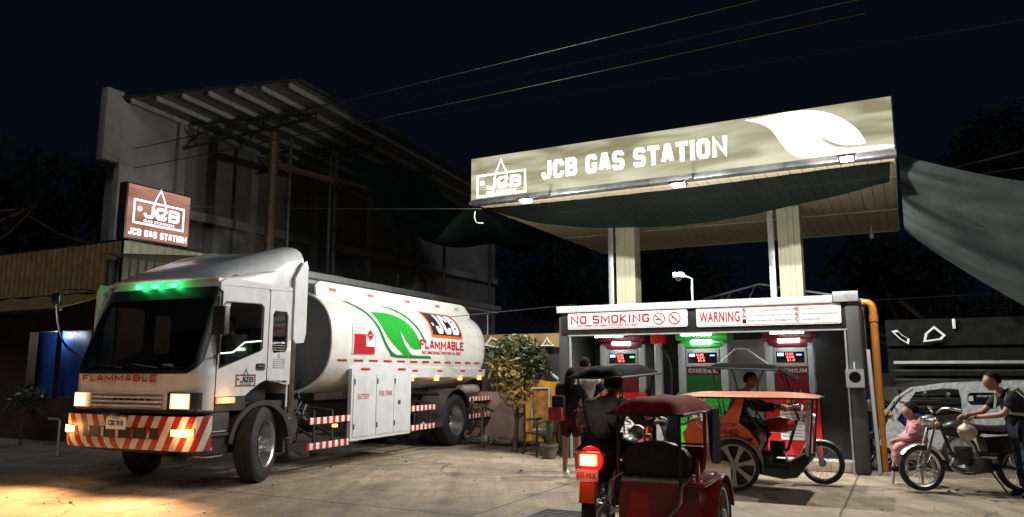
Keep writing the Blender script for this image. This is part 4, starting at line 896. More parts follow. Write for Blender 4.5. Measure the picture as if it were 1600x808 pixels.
for s in (1, -1):
    y = 1.2 if s == 1 else -1.16
    side([(.93, 1.0), (.93, 1.185), (.40, 1.185), (.36, 1.0)], y - .008 * s, .04, 'chassis_black', 'door_step')
    d = side(doorL, y, .04, 'white_paint', 'door', [winL]); side(quart, y, .04, 'white_paint', 'rear_panel', [qwin])
    side([(.93, 2.60), (.86, 2.665), (.03, 2.685), (-.49, 2.705), (-.49, 2.76), (.8, 2.76), (.93, 2.70)], y, .04, 'white_paint', 'roof_rail')
    if s == 1:
        mb = MB(); q = [(-a, b) for a, b in winL]; q2 = [(lerp(a, .5 * -1, .03), lerp(b, 2.1, .035)) for a, b in q]
        mb.prism([(a * 1.0, b) for a, b in q], SIDE(0, y - .004, 0), .008, [q2]); mb.build('window_seal', 'black_paint', d)
        mb = MB(); mb.prism([(-.9, 1.56), (-.14, 1.80), (-.12, 1.82), (-.14, 1.93), (-.45, 1.90), (-.66, 1.76), (-.9, 1.74)], SIDE(0, y - .03, 0), .006); mb.build('window_glass', 'side_glass', d)
        mb = MB(); mb.tube([(.88, y - .012, 1.75), (.66, y - .012, 1.77), (.45, y - .012, 1.91), (.13, y - .012, 1.94)], .016, 6); mb.build('window_rail', 'steel', d)
        mb = MB(); mb.prism(rrect(-.22, -.04, 1.53, 1.63, .03), SIDE(0, y + .0, 0), .006); h = mb.build('handle', 'black_paint', d)
        mb = MB(); mb.tube([(.19, y + .012, 1.585), (.07, y + .012, 1.585)], .012, 6); mb.build('handle_bar', 'chassis_black', h)
        mb = MB(); mb.prism([(-a, b) for a, b in qwin], SIDE(0, y - .03, 0), .006); mb.build('rear_window', 'side_glass', t)
        mb = MB()
        for k in range(4): mb.tube([(-.1, y - .018, 1.82 + k * .035), (-.4, y - .018, 1.82 + k * .035)], .007, 5)
        mb.build('window_guard', 'chrome', t)
        mb = MB(); mb.text('NOT FOR HIRE', SIDE(-.05, y + .002, 1.355), .38, .035, bold=.02); mb.build('lettering', 'black_print', t)
        jl = jcb_logo(t, SIDE(.58, y + .002, 1.32), .36, 'black_print')
        mb = MB(); mb.prism([(0, 0), (.38, 0), (.38, .17), (0, .17)], SIDE(.59, y + .0, 1.31), .002, [[(.022, .022), (.358, .022), (.358, .148), (.022, .148)]]); mb.build('logo_frame', 'orange_print', t)
        mb = MB(); P = SIDE(-.12, y + .002, 1.56); mb.prism([(0, 0), (.24, 0), (.24, .14), (0, .14)], P, .002, [[(.015 + .05 * 0, .02 + k * .03), (.22, .02 + k * .03), (.22, .034 + k * .03), (.015, .034 + k * .03)] for k in range(4)]); mb.prism([(.09, .15), (.15, .15), (.12, .24)], P, .002); mb.build('notice', 'grey_print', t)
        mb = MB(); mb.box(.60, .92, y + .0, y + .03, 1.10, 1.18, .01); mb.build('turn_signal', 'amber_dim', t)
        mb = MB(); mb.box(.68, .80, y + .028, y + .036, 1.115, 1.165, .003); mb.build('turn_signal_bulb', 'amber_glow', t)
        lamp('turn_signal_lamp', 'POINT', 'T', (.78, y + .12, 1.16), 1.6, (1, .35, .03), .03)
        mb = MB()
        for z in (1.95, 1.9): pass
        mb.tube([(-.004, y + .001, 1.38), (-.01, y + .001, 2.68)], .006, 4); mb.tube([(.935, y + .0, 1.0), (.935, y + .0, 2.6)], .007, 4); mb.tube([(.93, y + .001, 1.187), (.40, y + .001, 1.187), (.3, y + .001, 1.255), (.12, y + .001, 1.355)], .005, 4); mb.build('door_gap', 'black_paint', t)
mb = MB(); mb.tube([(.95, 1.19, 2.5), (.95, 1.22, 1.6)], .012); mb.build('grab_rail', 'black_paint', t)
# wheel arch
mb = MB()
arch = [(.62 * cos(radians(a)), .52 + .60 * sin(radians(a))) for a in range(5, 176, 10)]
P2 = [(a + .05, b) for a, b in arch]; inner = [(.55 * cos(radians(a)) + .05, .52 + .53 * sin(radians(a))) for a in range(175, 4, -10)]
mb.prism([(-a, b) for a, b in P2 + inner], SIDE(0, .82, 0), .4); mb.build('wheel_arch', 'chassis_black', t)
mb = MB(); mb.box(.62, 1.05, .7, 1.17, .45, 1.0, .03); mb.box(.66, 1.0, .75, 1.21, .68, .72, .01); mb.build('step_well', 'chassis_black', t)
mb = MB(); mb.box(-.52, -.46, .7, 1.15, .35, 1.2); mb.build('mud_flap', 'rubber', t)
mb = MB(); mb.box(.7, 1.0, .95, 1.2, .735, .75, .004); mb.build('step_tread', 'steel', t)
mb = MB(); mb.box(.72, 1.0, .95, 1.18, .42, .44); mb.build('step_tread', 'steel', t)
# grille and front details
mb = loft(1.27, 1.42, -.5, .30, .012, 3, 24); mb.build('grille_surround', 'white_paint', t)
mb = MB()
for i, z in enumerate((1.06, 1.115, 1.17)): mb.grid(lambda a, b: front_pt(z + b * .022, lerp(-.52, .42, a), .03), 24, 1, .01)
mb.build('grille_bars', 'white_paint', t)
mb = loft(1.03, 1.22, -.55, .45, .006, 2, 24); mb.build('grille_recess', 'grey_print', t)
mb = MB()
for k in range(6): mb.grid(lambda a, b: front_pt(1.14 + b * .025 - (k % 2) * .0, -.18 + k * .085 + a * .06, .034), 2, 1)
mb.build('grille_slots', 'black_paint', t)
TOT = (xf(1.4) - .24 - .93) + .24 * pi / 2 + .96
mb = MB(); mb.block('FLAMMABLE', None, 1.36, .09, .021, gap=.3, nrm=(1, 0, 0), fn=lambda a, b: front_pt(1.385 + b, (a - .86) / TOT, .034))
mb.build('lettering', 'red_print', t)
for sg in (-1, 1):
    mb = MB(); mb.grid(lambda a, b: front_pt(lerp(1.03, 1.25, b), sg * lerp(.50, .86, a), .02), 8, 3, .01); hl = mb.build('headlight', 'clear_plastic', t)
    mb = MB(); mb.grid(lambda a, b: front_pt(lerp(1.055, 1.225, b), sg * lerp(.56, .72, a), .032), 5, 3, .004); mb.build('headlight_bulb', 'headlight_glow', hl)
    mb = MB(); mb.grid(lambda a, b: front_pt(lerp(1.045, 1.235, b), sg * lerp(.535, .75, a), .026), 5, 3); mb.build('reflector', 'headlight_warm', hl)
    q = front_pt(1.14, sg * .63, .12)
    lamp('headlight_lamp', 'SPOT', 'T', q, 820, (1, .55, .24), .08, aim=(q[0] + 3.6, q[1] + .1, -.2), size=135, blend=1)
mb = MB(); mb.tube([front_pt(1.0, s / 12 * .98, -.01) for s in range(-12, 13)], .03, 6); mb.build('bumper_gap', 'chassis_black', t)
def bump(z, s, g):
    p = front_pt(1.2, s, g); p.z = z; p.x += .05 - (.06 if z < .6 else 0) * ((.6 - z) / .2 if z < .6 else 0); return p
mb = MB(); mb.grid(lambda a, b: bump(lerp(.52, .95, b), lerp(-1, 1, a), .03), 48, 6, .02); bp = mb.build('bumper', 'bumper_stripes', t)
mb = MB(); mb.grid(lambda a, b: bump(lerp(.66, .80, b), lerp(-.5, .46, a), .036), 20, 2); mb.build('bumper_opening', 'chassis_black', bp)
mb = MB()
for k in range(5): mb.grid(lambda a, b: bump(lerp(.67, .79, b), -.44 + k * .19 + a * .035, .04), 1, 2)
mb.build('bumper_bars', 'bumper_stripes', bp)
mb = MB(); mb.box(XF + .115, XF + .125, -.26, .1, .77, .93, .002); mb.build('number_plate', 'white_print', t)
mb = MB(); mb.text('CBS 7818', FRONT(XF + .126, -.22, .815), .28, .07, bold=.03); mb.text('PILIPINAS', FRONT(XF + .126, -.15, .905), .14, .015); mb.build('plate_lettering', 'black_print', t)
for sg in (-1, 1):
    mb = MB(); mb.grid(lambda a, b: bump(lerp(.70, .80, b), sg * lerp(.66, .82, a), .042), 6, 2, .01); f = mb.build('fog_light', 'amber_dim', t)
    mb = MB(); mb.grid(lambda a, b: bump(lerp(.71, .79, b), sg * lerp(.60, .72, a), .05), 5, 2, .006); mb.build('fog_bulb', 'fog_glow', f)
    q = bump(.75, sg * .68, .15); lamp('fog_lamp', 'POINT', 'T', q, 7, (1, .5, .15), .05)
mb = MB(); mb.text('FVR', FRONT(XF - .005, .55, 1.575), .2, .04, bold=.02); mb.build('model_lettering', 'grey_print', t)
mb = MB(); mb.tube([(1.1, -.9, .5), (1.0, .9, .46)], .03); mb.box(.9, 1.15, .55, .75, .36, .45, .02); mb.build('tie_bar', 'chassis_black', t)
# wipers
mb = MB(); mb.tube([front_pt(1.57, -.1, .03), front_pt(1.62, -.45, .03)], .01, 5); mb.tube([front_pt(1.57, .35, .03), front_pt(1.62, .02, .03)], .01, 5); mb.build('wiper', 'black_paint', t)
# deflector
def dz(x): q = max(0, min(1, (1.0 - x) / 1.75)); return 2.76 + .68 * q ** .72
def defl(a, b):
    x = lerp(1.02, -.75, a); s = b * 2 - 1; h = dz(x) - 2.76; W = 1.02 + .13 * min(1, a * 1.6); e = lerp(.8, .34, min(1, a * 1.3))
    q = s * pi / 2; yy = W * (abs(sin(q)) ** e) * (1 if s > 0 else -1); zz = 2.76 + h * (abs(cos(q)) ** e)
    k_ = max(0, 1 - (abs(yy) / (W * .62)) ** 4); zz -= .07 * k_ * min(1, a * 2) * (h / .7)      # shallow dish between two raised shoulders
    return Vector((x - .2 * (abs(yy) / W) ** 2 * (1 - a), yy, zz))
mb = MB(); mb.grid(defl, 22, 36, .02); df = mb.build('roof_deflector', 'white_paint', t)
mb = MB()
for s in (-1, 1):
    mb.tube([(.55, s * 1.10, 2.84), (.1, s * 1.155, 2.94), (-.72, s * 1.158, 3.02)], .012, 5)
mb.build('deflector_seam', 'white_paint', df)
for s in (-1, 1):
    mb = MB(); mb.prism([(.50, 2.0), (.56, 1.93), (.74, 1.95), (.78, 2.1), (.78, 3.12), (.74, 3.2), (.66, 3.15), (.50, 2.9)], SIDE(0, 1.19 if s > 0 else -1.23, 0), .04); mb.build('side_fairing', 'white_paint', t)
for k, y in enumerate((-.42, -.1, .25)):
    p = front_pt(2.70, y / 1.1, .02); mb = MB(); mb.ell((p.x + .01, y, 2.70), (.03, .06, .025)); mb.build('marker_light', 'green_glow', t)
    lamp('marker_lamp', 'POINT', 'T', (p.x + .07, y, 2.74), 1.5, (.03, 1, .2), .03)
# mirrors
mb = MB(); mb.box(1.0, 1.1, 1.24, 1.46, 1.98, 2.36, .03); m_ = mb.build('mirror', 'black_plastic', t)
mb = MB(); mb.tube([(.98, 1.2, 2.6), (1.06, 1.36, 2.55), (1.06, 1.36, 2.35)], .016); mb.tube([(.98, 1.2, 1.7), (1.06, 1.34, 1.75), (1.06, 1.36, 2.0)], .016); mb.build('mirror_arm', 'black_paint', m_)
mb = MB(); mb.box(.93, 1.0, -2.1, -1.92, 2.5, 2.68, .03); m_ = mb.build('mirror', 'chrome', t)
mb = MB(); mb.tube(smooth_pts([(.85, -1.1, 2.64), (.92, -1.5, 2.7), (.96, -1.98, 2.68), (.98, -1.95, 2.3), (.98, -1.72, 1.9), (.98, -1.22, 1.68)], 5), .018); mb.build('mirror_arm', 'chrome', m_)
# interior
mb = MB(); mb.box(-.3, .25, .35, .95, 1.1, 1.5, .05); mb.box(-.4, -.2, .35, .95, 1.45, 2.15, .05); mb.box(-.3, .25, -.95, -.2, 1.1, 1.5, .05); mb.box(-.4, -.2, -.95, -.2, 1.45, 2.15, .05); mb.build('seats', 'cab_interior', t)
mb = MB(); mb.box(.75, 1.1, -1.1, 1.1, 1.15, 1.58, .05); mb.build('dashboard', 'cab_interior', t)
mb = MB(); mb.tube([(.62 + .10 * cos(a), .62 + .22 * sin(a), 1.68 + .17 * -cos(a)) for a in [k * pi / 10 for k in range(20)]], .016, 6, closed=True); mb.tube([(.8, .62, 1.45), (.62, .62, 1.68)], .03, 6); mb.build('steering_wheel', 'black_plastic', t)
# gubbins behind the cab
mb = MB(); mb.tube([(-.72, 1.0, .45), (-.72, 1.0, 2.0)], .075, 10); mb.build('exhaust_stack', 'rusty_steel', t)
mb = MB(); mb.tube([(-.72, 1.0, .45), (-.76, 1.0, .3), (-.9, .98, .24), (-1.25, .95, .24)], .06, 10); mb.build('exhaust_pipe', 'chassis_black', t)
mb = MB(); mb.cyl((-.62, .9, .72), (-.62, 1.12, .72), .19, n=20); mb.cyl((-.62, 1.12, .72), (-.62, 1.14, .72), .13, .11, n=20); mb.cyl((-.62, .9, .72), (-.62, 1.16, .72), .04); mb.build('air_tank', 'dark_steel', t)
mb = MB()
random.seed(5)
for k in range(26): 
    p = Vector((random.uniform(-1.3, -.5), random.uniform(.4, .95), random.uniform(.55, 1.25))); q = p + Vector((random.uniform(-.3, .3), random.uniform(-.2, .2), random.uniform(-.3, .2))); mb.tube([p, (p + q) / 2 + Vector((0, .06, -.05)), q], random.choice([.012, .02, .035]), 6)
mb.box(-1.2, -.6, .3, .8, .6, 1.1, .04); mb.build('hoses', 'chassis_black', t)
# ---- tank
ZC, BH, HW, EX = 2.01, .87, 1.22, 2.5
def ty(z):
    q = min(.9999, abs((z - ZC) / BH)); return HW * (1 - q ** EX) ** (1 / EX)
prof = []
for k in range(64):
    a = 2 * pi * k / 64; c, s_ = cos(a), sin(a); prof.append((HW * abs(c) ** (2 / EX) * (1 if c > 0 else -1), ZC + BH * abs(s_) ** (2 / EX) * (1 if s_ > 0 else -1)))
mb = MB(); xs_ = [-1.42, -1.45, -2.6, -4, -5.4, -6.8, -6.96, -7.05]
rings = []
for i, x in enumerate(xs_):
    k_ = .985 if i in (0,) else (.97 if i == 7 else 1); rings.append([mb.bm.verts.new((x, a * k_, ZC + (b - ZC) * k_)) for a, b in prof])
for A, B in zip(rings, rings[1:]):
    for k in range(64): mb.bm.faces.new((A[k], A[(k + 1) % 64], B[(k + 1) % 64], B[k]))
mb.build('tank', 'tank_paint', t, smooth=50)
for x, d, m_, sc in ((-1.46, .10, 'tank_head_shade', .985), (-7.02, -.12, 'tank_paint', .97)):
    mb = MB(); mb.grid(lambda a, b: Vector((x + d * (1 - a ** 3) , prof[round(b * 64) % 64][0] * a * sc, ZC + (prof[round(b * 64) % 64][1] - ZC) * a * sc)), 8, 64); mb.build('tank_head', m_, t)
mb = MB()
mb.tube([(-1.43, a, b) for a, b in prof], .022, 6, closed=True); mb.build('tank_rim', 'tank_paint', t)
for x in (-2.35, -3.75, -5.2, -6.6):
    mb = MB(); mb.tube([(x, a * 1.001, ZC + (b - ZC) * 1.001) for a, b in prof], .006, 4, closed=True); mb.build('weld_seam', 'tank_paint', t)
# coaming on top
for s in (-1, 1):
    mb = MB(); mb.prism([(1.5, 2.66), (1.44, 2.93), (1.55, 3.0), (6.55, 2.99), (6.7, 2.95), (6.95, 2.8), (6.95, 2.66)], SIDE(0, .78 * s + (.02 if s > 0 else -.02), 0), .04); mb.build('coaming', 'tank_paint', t)
mb = MB(); mb.box(-6.9, -6.86, -.76, .76, 2.7, 2.84); mb.box(-1.52, -1.48, -.76, .76, 2.7, 2.95); mb.box(-6.5, -1.6, -.25, .25, 2.84, 2.9); mb.build('walkway', 'steel', t)
for k in range(5):
    x = -2.0 - k * 1.05; mb = MB(); mb.cyl((x, 0, 2.8), (x, 0, 2.98), .24, n=24); mb.cyl((x, 0, 2.98), (x, 0, 3.02), .2, n=24); mb.build('manhole', 'steel', t)
for k, (x, s_) in enumerate(zip((-1.78, -2.9, -4.15, -5.35, -6.2), ('2000', '4000', '2000', '4000', '2000'))):
    mb = MB(); mb.text(s_, SIDE(x, .842, 2.85), .2, .06, bold=.02); mb.build('capacity_number', 'red_print' if k < 4 else 'grey_print', t)
# decals wrapped on the tank
def wrap(off): return lambda x, z: (x, ty(z) + off, z)
def decal(name, polys, m, off, holes=()):
    mb = MB()
    for pts in polys:
        b = bmesh.new(); loops = [pts] + list(holes); flat = [p for l in loops for p in l]
        V = [b.verts.new((p[0], p[1], 0)) for p in flat]
        for q in tessellate_polygon([[Vector((p[0], p[1], 0)) for p in l] for l in loops]):
            try: b.faces.new([V[i] for i in q])
            except Exception: pass
        bend(b, wrap(off)); mb.add(b)
    for f in mb.bm.faces:
        if f.normal.y < 0: f.normal_flip()
    return mb.build(name, m, t, smooth=60)
def tdecal(name, txt, x, z, w_, h_, m, off, bold=.04, shear=0, space=1, t_=None):
    mb = MB(); fn = lambda a, b: (x - a - shear * b, ty(z + b) + off, z + b)
    mb.block(txt, None, w_, h_, t_, fn=fn) if t_ else mb.text(txt, None, w_, h_, bold=bold, fn=fn, space=space)
    return mb.build(name, m, t, smooth=60)
def rect(x0, x1, z0, z1): return [(x0, z0), (x1, z0), (x1, z1), (x0, z1)]
sp = lambda pts, n=3: [(p.x, p.y) for p in smooth_pts([(a, b, 0) for a, b in pts], n)]
leafo = sp([(-2.72, 2.56), (-3.1, 2.575), (-3.45, 2.55), (-3.75, 2.45), (-3.97, 2.28), (-4.12, 2.11), (-4.2, 1.97)]) + sp([(-4.2, 1.95), (-3.95, 1.93), (-3.75, 2.0), (-3.6, 2.12), (-3.47, 2.27)]) + sp([(-3.5, 2.15), (-3.62, 2.0), (-3.78, 1.88), (-3.95, 1.82), (-4.5, 1.82)]) + [(-4.5, 1.80), (-3.62, 1.80)] + sp([(-3.5, 1.86), (-3.25, 1.98), (-3.0, 2.15), (-2.85, 2.35), (-2.72, 2.555)])
decal('leaf_emblem', [leafo], 'leaf_green_print', .005)
ol = sp([(-2.05, 2.74), (-2.45, 2.56), (-2.7, 2.32), (-2.88, 2.05), (-3.1, 1.85), (-3.32, 1.765), (-4.62, 1.765)])
oli = [(-4.56, 1.815)] + sp([(-3.36, 1.815), (-3.17, 1.88), (-2.96, 2.06), (-2.78, 2.33), (-2.54, 2.58), (-2.3, 2.715)]) + sp([(-2.4, 2.72), (-3.3, 2.71), (-3.75, 2.58), (-4.05, 2.36), (-4.28, 2.1), (-4.3, 2.04)]) + sp([(-4.35, 2.1), (-4.13, 2.38), (-3.82, 2.62), (-3.4, 2.75), (-2.05, 2.76)])
decal('leaf_outline', [ol + oli], 'dark_leaf_print', .004)
decal('logo_frame', [rect(-5.92, -4.60, 2.19, 2.745)], 'orange_print', .006); decal('logo_ground', [rect(-5.86, -4.67, 2.245, 2.70)], 'black_print', .009)
tdecal('logo_lettering', 'JCB', -4.86, 2.275, .95, .40, 'white_print', .012, t_=.105)
decal('logo_dot', [[(-4.78 + .035 * cos(a), 2.46 + .035 * sin(a)) for a in [k * pi / 8 for k in range(16)]]], 'white_print', .012)
tdecal('flammable_lettering', 'FLAMMABLE', -4.14, 1.95, 1.8, .18, 'red_print', .008, t_=.042); tdecal('small_lettering', 'NO SMOKING WITHIN 50 FEET', -4.22, 1.85, 1.62, .065, 'red_print', .008, .02)
decal('hazard_board', [rect(-2.64, -1.98, 1.80, 2.28)], 'white_print', .004)
decal('hazard_red', [[(-2.02, 1.81), (-2.62, 1.81), (-2.62, 1.94), (-2.37, 1.94), (-2.37, 2.15), (-2.02, 2.15)]], 'red_print', .008)
decal('hazard_diamond', [[(-2.49, 2.03), (-2.6, 2.135), (-2.49, 2.24), (-2.38, 2.135)]], 'red_print', .008)
tdecal('hazard_text', 'PETROLEUM', -2.02, 2.22, .32, .04, 'grey_print', .009, .01); tdecal('hazard_text', 'PRODUCTS', -2.02, 2.165, .28, .04, 'grey_print', .009, .01)
decal('hazard_border', [rect(-2.64, -1.98, 1.80, 1.806), rect(-2.64, -1.98, 2.274, 2.28), rect(-2.64, -2.63, 1.8, 2.28), rect(-1.99, -1.98, 1.8, 2.28), [(-2.43, 2.125), (-2.55, 2.125), (-2.55, 2.145), (-2.43, 2.145)]], 'grey_print', .010)
for k in range(5): tdecal('hazard_text', 'DANGER' if k == 0 else 'FLAMMABLE LIQUID', -2.06, 2.09 - k * .045, .26, .02, 'maroon_paint', .011, .0)
for k in range(12):
    x = -1.62 - k * .445; decal('reflective_strip', [[(x - .03, 1.68), (x - .29, 1.68), (x - .26, 1.715), (x, 1.715)]], 'red_print', .006)
# cabinets, skirt
mb = MB(); mb.prism([(2.02, .38), (3.88, .38), (3.88, 1.56), (3.6, 1.66), (2.3, 1.66), (2.02, 1.56)], SIDE(0, 1.13, 0), .07); cb = mb.build('cabinet', 'white_paint', t)
for a, b in ((2.07, 2.66), (2.74, 3.28), (3.29, 3.82)):
    mb = MB(); mb.prism(rrect(a, b, .44, 1.46, .012, 2), SIDE(0, 1.2, 0), .012); dd = mb.build('cabinet_door', 'white_paint', t)
    mb = MB()
    for z in (.56, 1.3): mb.box(-(a + .03), -(a + .008), 1.212, 1.224, z, z + .09)
    mb.build('hinge', 'chassis_black', dd)
mb = MB(); mb.prism(rrect(3.42, 3.5, .93, 1.0, .01, 2), SIDE(0, 1.212, 0), .01); mb.build('latch', 'steel', t)
mb = MB(); mb.text('BATTERY', SIDE(-2.18, 1.212, 1.05), .34, .09, bold=.01); mb.text('FUEL TANK', SIDE(-2.82, 1.212, 1.09), .42, .09, bold=.02); mb.build('lettering', 'red_print', t)
mb = MB(); mb.prism([(3.88, 1.40), (7.05, 1.40), (7.1, 1.56), (3.88, 1.60)], SIDE(0, 1.08, 0), .1); mb.box(-7.08, -3.9, -1.1, 1.08, 1.36, 1.42); mb.build('side_skirt', 'white_paint', t)
for x in (-2.4, -3.55): 
    mb = MB(); mb.prism([(-x - .13, 1.535), (-x + .13, 1.535), (-x + .13, 1.575), (-x - .13, 1.575)], SIDE(0, 1.2, 0), .006); mb.build('reflective_strip', 'red_print', t)
for x in (-4.05, -5.0, -6.0, -6.85):
    mb = MB(); mb.prism([(-x - .1, 1.51), (-x + .1, 1.51), (-x + .1, 1.545), (-x - .1, 1.545)], SIDE(0, 1.18, 0), .006); mb.build('reflective_strip', 'red_print', t)
for x in (-3.95, -4.9, -5.9, -6.82):
    mb = MB(); mb.box(x - .05, x + .05, 1.13, 1.2, 1.33, 1.39, .012); sl = mb.build('side_marker', 'amber_glow' if x < -4 else 'amber_dim', t)
    mb = MB(); mb.box(x - .09, x + .09, 1.12, 1.2, 1.392, 1.43, .005); mb.build('marker_hood', 'amber_dim', sl)
    if x < -4: lamp('side_marker_lamp', 'POINT', 'T', (x, 1.3, 1.33), .4, (1, .4, .03), .03)
# guard rails
def rail(x0, x1, z, ya=1.16):
    mb = MB(); mb.box(x0, x1, ya, ya + .03, z - .05, z + .05, .006); mb.build('guard_rail', 'rail_stripes', t)
rail(-2.02, -1.0, .76); rail(-2.0, -.95, .38); rail(-4.86, -3.9, .82); rail(-4.82, -3.9, .46); rail(-7.4, -6.35, .92); rail(-7.4, -6.35, .55)
for x in (-1.15, -1.6, -4.1, -4.7, -6.5, -7.2):
    mb = MB(); mb.tube([(x, 1.15, .4), (x, 1.15, .9), (x, .5, .95)], .022, 6); mb.tube([(x, 1.15, .5), (x, .5, .8)], .018, 6); mb.build('rail_bracket', 'chassis_black', t)
mb = MB(); mb.box(-7.42, -7.36, -1.1, 1.18, .86, .97, .006); mb.build('rear_bumper', 'rail_stripes', t)
mb = MB(); mb.box(-7.42, -7.36, -1.1, 1.18, .5, .6, .006); mb.build('rear_bumper', 'rail_stripes', t)
mb = MB(); mb.box(-1.62, -1.54, 1.19, 1.25, .64, .69, .01); mb.build('side_marker', 'amber_glow', t); lamp('side_marker_lamp', 'POINT', 'T', (-1.58, 1.33, .66), .7, (1, .4, .03), .03)
# rear mudguard, tanks, spares
mb = MB(); mb.grid(lambda a, b: Vector((-5.7 + .64 * cos(radians(lerp(25, 188, a))), lerp(.62, 1.22, b), .52 + .64 * sin(radians(lerp(25, 188, a))))) if False else Vector((-5.7 - .64 * cos(radians(lerp(20, 190, a))), lerp(.62, 1.22, b), .52 + .64 * sin(radians(lerp(20, 190, a))))), 24, 3, .015); mb.build('mudguard', 'steel', t)
mb = MB(); mb.tube([(-4.95, .6, 1.06), (-4.95, 1.2, 1.06)], .03); mb.build('mudguard_stay', 'chassis_black', t)
mb = MB(); mb.box(-6.42, -6.38, .65, 1.22, .25, .95); mb.build('mud_flap', 'rubber', t)
mb = MB(); mb.cyl((-6.3, .95, 1.12), (-7.05, .95, 1.12), .11, n=18); mb.build('discharge_tube', 'galvanised', t)
mb = MB(); mb.cyl((-4.0, .3, .62), (-5.0, .3, .62), .2, n=18); mb.build('air_reservoir', 'chassis_black', t)
mb = MB(); mb.cyl((-2.2, -.9, .62), (-3.6, -.9, .62), .28, n=18); mb.build('air_reservoir', 'chassis_black', t)
mb = MB(); mb.tube(smooth_pts([(-4.9, .9, .5), (-4.5, .8, .36), (-4.1, .7, .42), (-3.7, .6, .34)], 5), .018, 6); mb.build('hose', 'white_trim', t)

# ------------------------------------------------------------------ two and three wheelers. local frame: y forward, x right, rear wheel contact at the origin
AX = Matrix.Rotation(radians(90), 4, 'Y')      # local z -> x
def bike_wheel(t, x, y, r, spoked=True, steer=0, name='wheel', tw=.045, rimmat='chrome', rr=.8):
    X = TR(x, y, r) @ RZ(steer) @ AX
    mb = MB(); mb.lathe([(r * rr + .0, -tw * .6), (r * .9, -tw), (r * .985, -tw * .6), (r, 0), (r * .985, tw * .6), (r * .9, tw), (r * rr, tw * .6)], X, 36, closed=True); wh = mb.build(name, 'rubber', t)
    mb = MB(); mb.lathe([(r * rr, -tw * .65), (r * rr * .93, -tw * .5), (r * rr * .93, tw * .5), (r * rr, tw * .65)], X, 36, closed=True); mb.build('rim', rimmat, wh)
    mb = MB(); mb.lathe([(0, -.05), (.035, -.05), (.05, -.03), (.05, .03), (.035, .05), (0, .05)], X, 16); mb.build('hub', 'steel', wh)
    mb = MB(); n = 28
    if spoked:
        for k in range(n):
            a = 2 * pi * k / n; b = a + (.5 if k % 2 else -.5); s = .03 if (k // 2) % 2 else -.03
            mb.tube([X @ Vector((.045 * cos(b), .045 * sin(b), s)), X @ Vector((r * rr * .95 * cos(a), r * rr * .95 * sin(a), 0))], .0022, 3, cap=False)
        mb.build('spokes', 'chrome', wh)
    return wh
def hullplate(mb, pts, x0, x1): mb.prism([(p[0], p[1]) for p in pts], PX((x0, 0, 0), (0, 1, 0), (0, 0, 1)), x1 - x0)
